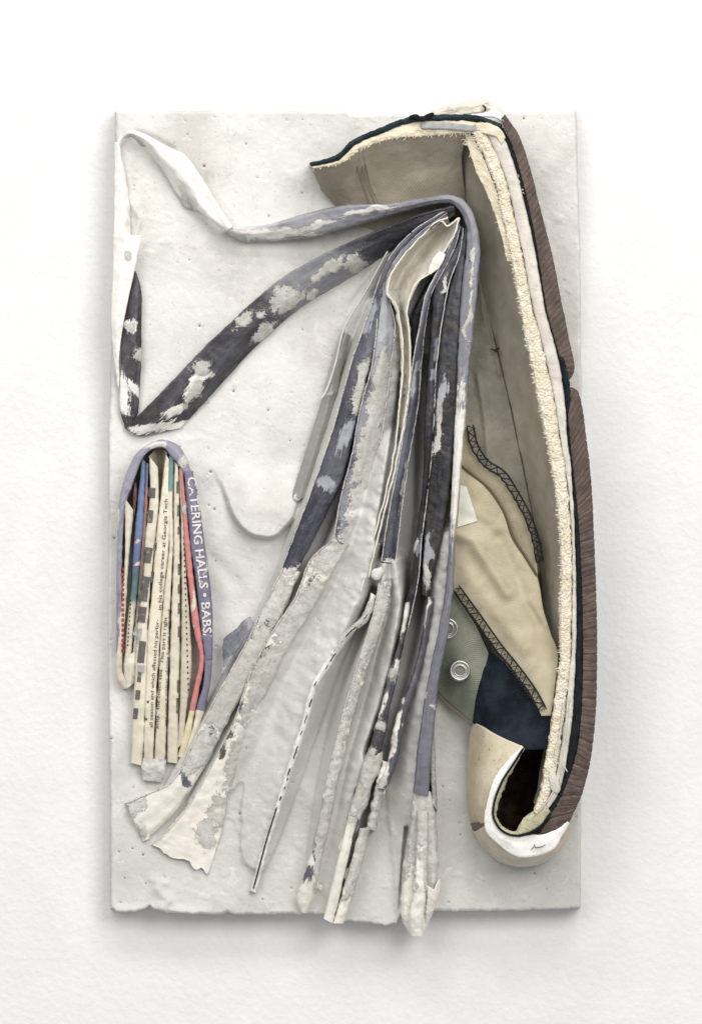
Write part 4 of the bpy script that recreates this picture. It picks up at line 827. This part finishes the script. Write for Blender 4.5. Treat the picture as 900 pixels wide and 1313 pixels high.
surf('padding_strip', [[(540, 158, 166), (575, 157, 167), (600, 160, 168), (625, 163, 167)], [(540, 165, 166), (575, 166, 167), (600, 168, 168), (622, 168, 167)]], mat_plain('grey_felt', '97989a', 'a9aaab', .9, .1, (.6, 1.5, .5)), shoe, thick=2, noise=(.8, 8), edge=.6)
surf('padding_strip', [[(608, 158, 168), (625, 158, 169), (640, 164, 169), (648, 176, 168)], [(612, 170, 168), (624, 172, 169), (636, 176, 169), (643, 186, 168)]], M_CREAM, shoe, thick=3, noise=(2, 7), noise2=(1, 3), edge=2)
# torn white rubber and paper on the heel's top
surf('torn_rubber', [[(548, 149, 150), (575, 143, 150), (600, 139, 152), (626, 136, 154), (640, 143, 154), (648, 149, 154)], [(550, 153, 158), (578, 150, 160), (602, 148, 162), (624, 149, 163), (638, 150, 163), (646, 155, 162)]], M_WHITE, shoe, thick=3, noise=(1.5, 10), edge=1)
for a in ([[(553, 142, 146), (580, 134, 150), (605, 131, 152), (624, 127, 156)], [(556, 147, 150), (582, 141, 156), (606, 138, 160), (626, 131, 158)]],
          [[(560, 146, 152), (590, 140, 158), (612, 137, 162), (622, 133, 160)], [(562, 150, 152), (592, 147, 158), (614, 144, 162), (630, 139, 160)]],
          [[(600, 131, 140), (620, 129, 146), (638, 138, 148), (648, 148, 148)], [(604, 140, 146), (622, 140, 152), (634, 145, 154), (644, 151, 152)]]):
    surf('torn_paper', a, M_PAP, shoe, thick=2, noise=(2, 9), edge=1.4, col='d3c9b6', col2='b7ad98', alt=[(590, 140, 20, 3, -5)], dust=.08)
tubes('cloth_knot', [spl([(618, 135, 166), (622, 138, 167), (621, 143, 166)])], 1.5, M_INK, shoe, 5)
# toe cap, white foxing, bumper and the dark hollow of the toe
surf('toe_cap', [[(606, 926, 92), (600, 953, 78), (598, 1002, 68), (600, 1041, 66), (606, 1062, 64)], [(618, 932, 128), (611, 956, 118), (605, 1002, 108), (605, 1038, 100), (609, 1058, 94)],
     [(642, 945, 152), (628, 970, 148), (616, 1005, 140), (613, 1036, 130), (615, 1056, 122)], [(670, 957, 162), (648, 982, 160), (631, 1010, 156), (623, 1038, 150), (621, 1056, 146)]], M_CAP, shoe, noise=(1, 24), thick=3)
band('cap_stripe', [(603, 1056, 86), (608, 1072, 86)], [(623, 1052, 140), (624, 1064, 138)], mat_flat('grey_rubber_stripe', '6c665f', .7), shoe, bulge=5, skirt=(62, 100))
FOX_O = [(669, 956, 164), (650, 977, 163), (633, 1002, 162), (624, 1030, 161), (621, 1051, 160), (627, 1072, 158), (641, 1086, 157), (658, 1097, 156), (682, 1099, 156), (707, 1089, 155), (721, 1070, 154), (730, 1055, 154)]
FOX_I = [(672, 960, 164), (662, 974, 164), (644, 1002, 164), (634, 1030, 163), (632, 1046, 162), (643, 1065, 161), (655, 1071, 161), (666, 1073, 160), (682, 1070, 160), (696, 1070, 158), (712, 1064, 157), (727, 1053, 156)]
fi, fo = np.array(FOX_I, float), np.array(FOX_O, float); fi2 = fi.copy(); fi2[:, 2] -= 30; fo2 = fo.copy(); fo2[:, 2] -= 16; fm = (fi + fo) / 2; fm[:, 2] += 1.5; fo[1:-1, :2] += rng.normal(0, .9, (len(fo) - 2, 2)); fo2[:, :2] = fo[:, :2]
surf('white_foxing', [fi2, fi, fm, fo, fo2], M_WHITE, shoe, linear=True, noise=(1.0, 18), noise2=(.8, 5), edge=0)
lo = [(604, 1066, 70), (610, 1076, 68), (625, 1094, 66), (642, 1106, 66), (665, 1112, 66), (694, 1106, 66), (714, 1091, 68), (726, 1072, 70), (731, 1058, 72)]
hi = [(622, 1058, 150), (627, 1072, 152), (640, 1086, 153), (655, 1096, 153), (668, 1099, 153), (688, 1098, 153), (707, 1089, 153), (721, 1070, 152), (730, 1055, 152)]
mi = [((a[0] + b[0]) / 2 + dx, (a[1] + b[1]) / 2 + 4, 118) for a, b, dx in zip(lo, hi, [-4, -4, -3, -2, 0, 2, 3, 4, 4])]
surf('toe_bumper', [hi, mi, lo], M_BUMP, shoe, noise=(.7, 20), noise2=(.3, 5), thick=2)
tubes('rubber_crack', [[(680, 1090, 159), (684, 1086, 159.5), (685, 1082, 159.5), (686, 1087, 159.5), (694, 1086, 159), (699, 1083, 158)]], .5, M_INK, shoe, 5)
OP = np.array([(671, 961, 160), (686, 957, 158), (702, 957, 158), (698, 983, 158), (694, 1010, 158), (686, 1038, 158), (676, 1048, 157), (670, 1060, 157), (648, 1066, 158), (637, 1056, 158), (635, 1032, 159), (646, 1002, 160), (661, 977, 160), (671, 961, 160)], float)
cen = np.array([668, 1012, 0])
def ring(k, d): q = OP.copy(); q[:, :2] = cen[:2] + (q[:, :2] - cen[:2]) * k; q[:, 2] = d; return q
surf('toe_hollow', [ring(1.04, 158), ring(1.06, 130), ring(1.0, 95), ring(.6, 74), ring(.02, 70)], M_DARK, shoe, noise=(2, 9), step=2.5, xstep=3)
EDG = np.array([(671, 959, 165), (661, 975, 165), (643, 1003, 165), (633, 1031, 164), (632, 1046, 163), (642, 1064, 162), (656, 1071, 162), (672, 1070, 162), (692, 1060, 162), (706, 1042, 162)], float)
INN = np.array([(668, 966, 160), (659, 984, 160), (648, 1006, 160), (638, 1034, 159), (637, 1046, 158), (646, 1061, 158), (660, 1066, 158), (671, 1048, 158), (683, 1040, 159), (692, 1020, 160)], float)
surf('lining_edge', [EDG, (EDG + INN) / 2 + [0, 0, 2], INN], mat_plain('frayed_green_lining', 'b3ad93', 'c9c2a6', .9, .1, (.9, 2.4, .4), .1, '6f7a66', (.58, .68)), shoe, noise=(1.8, 7), noise2=(1, 3), edge=2.2, thick=2)
tubes('cloth_thread', [spl(EDG + [0, 0, 2])], 1.5, M_WELT, shoe, 6)
tubes('cloth_thread', [spl([(722, 900, 168), (718, 940, 168), (712, 975, 167), (720, 985, 167), (718, 1000, 166), (706, 1020, 165), (690, 1042, 164)]), spl([(728, 890, 168), (725, 940, 168), (720, 975, 167), (727, 990, 166)])], .8, M_GREY, shoe, 5)
lump(710, 1003, 7, 164, .4, 75, 1.9, M_GREY, 'rubber_bead', shoe, 3)
# upper: navy side, grey-green eyelet panel, eyelets
surf('navy_panel', [[(623, 834, 116), (640, 845, 124), (660, 868, 134), (682, 900, 144), (706, 918, 150)], [(612, 885, 112), (634, 895, 126), (657, 913, 140), (682, 928, 150), (706, 935, 154)], [(605, 927, 96), (630, 939, 136), (650, 950, 152), (672, 961, 162), (704, 960, 158)]], M_NAVY, shoe, noise=(1.4, 18), thick=2)
tubes('panel_seam', [spl([(644, 905, 138), (660, 890, 142), (672, 880, 143)])], .6, M_WELT, shoe, 5)
ep, GE = surf('eyelet_panel', [[(566, 740, 110), (582, 762, 114), (606, 796, 117), (626, 838, 119)], [(563, 815, 108), (580, 832, 112), (600, 860, 113), (614, 888, 111)], [(560, 884, 82), (570, 896, 78), (588, 912, 82), (607, 928, 94)]], M_GREEN, shoe, noise=(1, 20), thick=3)
surf('panel_lip', [[(560, 884, 80), (570, 896, 76), (588, 912, 80), (607, 928, 92)], [(558, 889, 64), (568, 901, 62), (586, 916, 62), (603, 930, 64)]], M_BUMP, shoe, noise=(.8, 12), thick=2)
def eyelet(x, y, d):
    prof = [(5.6, -4), (5.8, 0), (6.8, 1.2), (7.8, .8), (8.2, -.4), (9.6, -.4), (10.0, .8), (11.5, 1.9), (13.2, 1.2), (14, -2)]
    n = 36; V = []
    for r, h in prof:
        for k in range(n):
            a = 2 * math.pi * k / n; V.append((x + r * math.cos(a), y + r * math.sin(a) * 1.0, d + h))
    F = gfaces(len(prof), n, 0, True)
    e = link('eyelet', V, F, M_METAL, ep)
    V = [(x, y, d - .8)] + [(x + 5.6 * math.cos(2 * math.pi * k / 20), y + 5.6 * math.sin(2 * math.pi * k / 20), d - .8) for k in range(20)]
    link('eyelet_hole', V, [(0, 1 + k, 1 + (k + 1) % 20) for k in range(20)], mat_flat('eyelet_backing', '77746c', .9), ep, False)
eyelet(589.5, 860, 115); eyelet(574, 806, 115)
# tongue: stitched back layer and folded front layer
tb = [(596, 543, 100), (603, 572, 103), (620, 597, 107), (641, 611, 109), (655, 632, 111), (671, 661, 113), (684, 695, 115), (688, 738, 118)]
tl = [(578, 556, 88), (582, 590, 90), (594, 612, 92), (614, 628, 94), (634, 650, 96), (650, 680, 98), (664, 712, 100), (676, 748, 102)]
surf('tongue_back', [tb, (np.array(tb) + np.array(tl)) / 2 + [0, 0, 1], tl], M_TONG, shoe, noise=(1.0, 18), thick=2)
th = [(585, 592, 106), (602, 606, 108), (625, 625, 110), (645, 655, 112), (658, 690, 114), (672, 712, 116), (688, 738, 120), (697, 783, 126), (706, 813, 132), (715, 838, 140), (712, 874, 148), (706, 918, 152)]
tm = [(575, 610, 104), (588, 630, 110), (602, 655, 115), (615, 688, 119), (628, 715, 122), (640, 745, 126), (655, 775, 131), (668, 805, 136), (680, 832, 141), (690, 858, 146), (696, 888, 151), (700, 918, 153)]
te = [(562, 640, 100), (565, 665, 104), (566, 690, 108), (567, 715, 110), (570, 738, 112), (580, 757, 114), (609, 797, 120), (637, 836, 128), (659, 863, 136), (679, 891, 145), (688, 906, 150), (694, 918, 153)]
o, GT = surf('tongue', [th, tm, te], M_TONG, shoe, noise=(1.6, 30), noise2=(.5, 9), thick=2.5,
     ridges=[([(585, 684), (606, 692), (625, 722), (650, 760)], 9, 9), ([(640, 690), (670, 760), (690, 800)], -6, 9), ([(600, 740), (640, 790), (670, 830)], 5, 12), ([(680, 770), (700, 800)], 5, 6), ([(590, 660), (620, 672), (632, 690)], -4, 7)])
tubes('tongue_hem', [spl(np.array(th[:7], float) + [0, 0, 1])], 1.6, mat_flat('brown_hem', '5d4c38', .8), shoe, 6)
# blank white label
LT = lookup(GT); lx, ly = np.meshgrid(np.linspace(0, 1, 8), np.linspace(0, 1, 10), indexing='ij')
qx = (590 * (1 - lx) + 598 * lx) * (1 - ly) + (586 * (1 - lx) + 612 * lx) * ly; qy = (622 * (1 - lx) + 624 * lx) * (1 - ly) + (676 * (1 - lx) + 668 * lx) * ly
link('label_patch', np.stack([qx.ravel(), qy.ravel(), LT(qx.ravel(), qy.ravel()) + 1.4], 1), gfaces(8, 10), M_PATCH, shoe)
# overlock stitching
def overlock(path, wid, pitch, base):
    c = spl(path, step=pitch / 2); t = np.gradient(c, axis=0); t /= np.linalg.norm(t, axis=1, keepdims=True)
    nx = np.stack([t[:, 1], -t[:, 0], np.zeros(len(t))], 1)
    polys = []; zz = []
    for i in range(len(c)):
        zz.append(c[i] + nx[i] * (wid if i % 2 else -.5) * (1 + rng.uniform(-.28, .22)) + t[i] * rng.uniform(-1.7, 1.7) + [0, 0, base + 1.5 * (i % 2)])
    polys.append(np.array(zz))
    polys.append(np.array([p + n * rng.normal(0, .5) + [0, 0, base] for p, n in zip(c, nx)])); polys.append(np.array([p + n * wid + [0, 0, base + .5] for p, n in zip(c, nx)]))
    return polys
# lower-left edge of the tongue: stitches lie on the cream side (up-right)
tubes('stitching', overlock([(580, 756, 118), (609, 796, 124), (637, 835, 132), (659, 862, 140), (679, 890, 149), (692, 914, 154)], 9.5, 9.2, 2), 1.3, M_THREAD, shoe, 5, kind=None)
tubes('stitching', overlock([(688, 722, 119), (683, 695, 118), (671, 661, 116), (655, 632, 114), (641, 611, 112), (620, 597, 110), (604, 572, 106), (598, 546, 103)], -8.5, 9.4, 2), 1.3, M_THREAD, shoe, 5, kind=None)
surf('torn_lining', [[(596, 173, 158), (602, 196, 158), (609, 218, 158), (620, 240, 159), (632, 268, 160), (642, 300, 162), (650, 335, 163)], [(603, 172, 163), (618, 200, 163), (631, 232, 164), (640, 262, 164), (645, 284, 164), (650, 310, 165), (655, 335, 165)]], M_CREAM, shoe, thick=2, noise=(1.2, 6), edge=3.2)
# frayed threads along the cut edges
fr = []
c = spl(FO_, step=1)
for i in range(0, len(c) - 180, 1):
    if rng.random() < .4 * (1 + math.sin(i * .11) * math.sin(i * .037)):
        p = c[i]; L = abs(rng.normal(1.6, 1.6)); a = math.radians(rng.uniform(140, 215)); b = a + rng.uniform(-.5, .5)
        fr.append([p + [2, 0, 1], p + [L * .5 * math.cos(a), L * .5 * math.sin(a), rng.uniform(-1, 2)], p + [L * .5 * (math.cos(a) + math.cos(b)), L * .5 * (math.sin(a) + math.sin(b)), rng.uniform(-3, 3)]])
for i in range(10, 130):
    p = c[i]
    for _ in range(3):
        L = abs(rng.normal(3.5, 2.5)); a = math.radians(rng.uniform(60, 190)); b = a + rng.uniform(-1, 1); q = p + [rng.uniform(-15, -5) * (1 - i / 170), 0, -7]
        fr.append([q, q + [L * .5 * math.cos(a), L * .5 * math.sin(a), rng.uniform(-1, 1)], q + [L * .5 * (math.cos(a) + math.cos(b)), L * .5 * (math.sin(a) + math.sin(b)), -2]])
c = spl(HP, step=1)
for i in range(0, len(c), 2):
    if rng.random() < .45: continue
    p = c[i]; L = abs(rng.normal(2.2, 1.8)); a = math.radians(rng.uniform(20, 160)); fr.append([p + [0, -1, 1], p + [L * .5 * math.cos(a), L * .5 * math.sin(a), 1], p + [L * math.cos(a + .2), L * math.sin(a + .2), 0]])
c = spl(WE_, step=1)
for i in range(40, 90, 2):
    if rng.random() < .3:
        p = c[i]; L = abs(rng.normal(4, 2)); a = rng.uniform(0, 6.28); fr.append([p + [0, 0, 2], p + [L * .5 * math.cos(a), L * .5 * math.sin(a), 3], p + [L * math.cos(a + .6), L * math.sin(a + .6), 2]])
tubes('frayed_threads', fr, .45, M_FRAY, shoe, 4, kind='stuff')
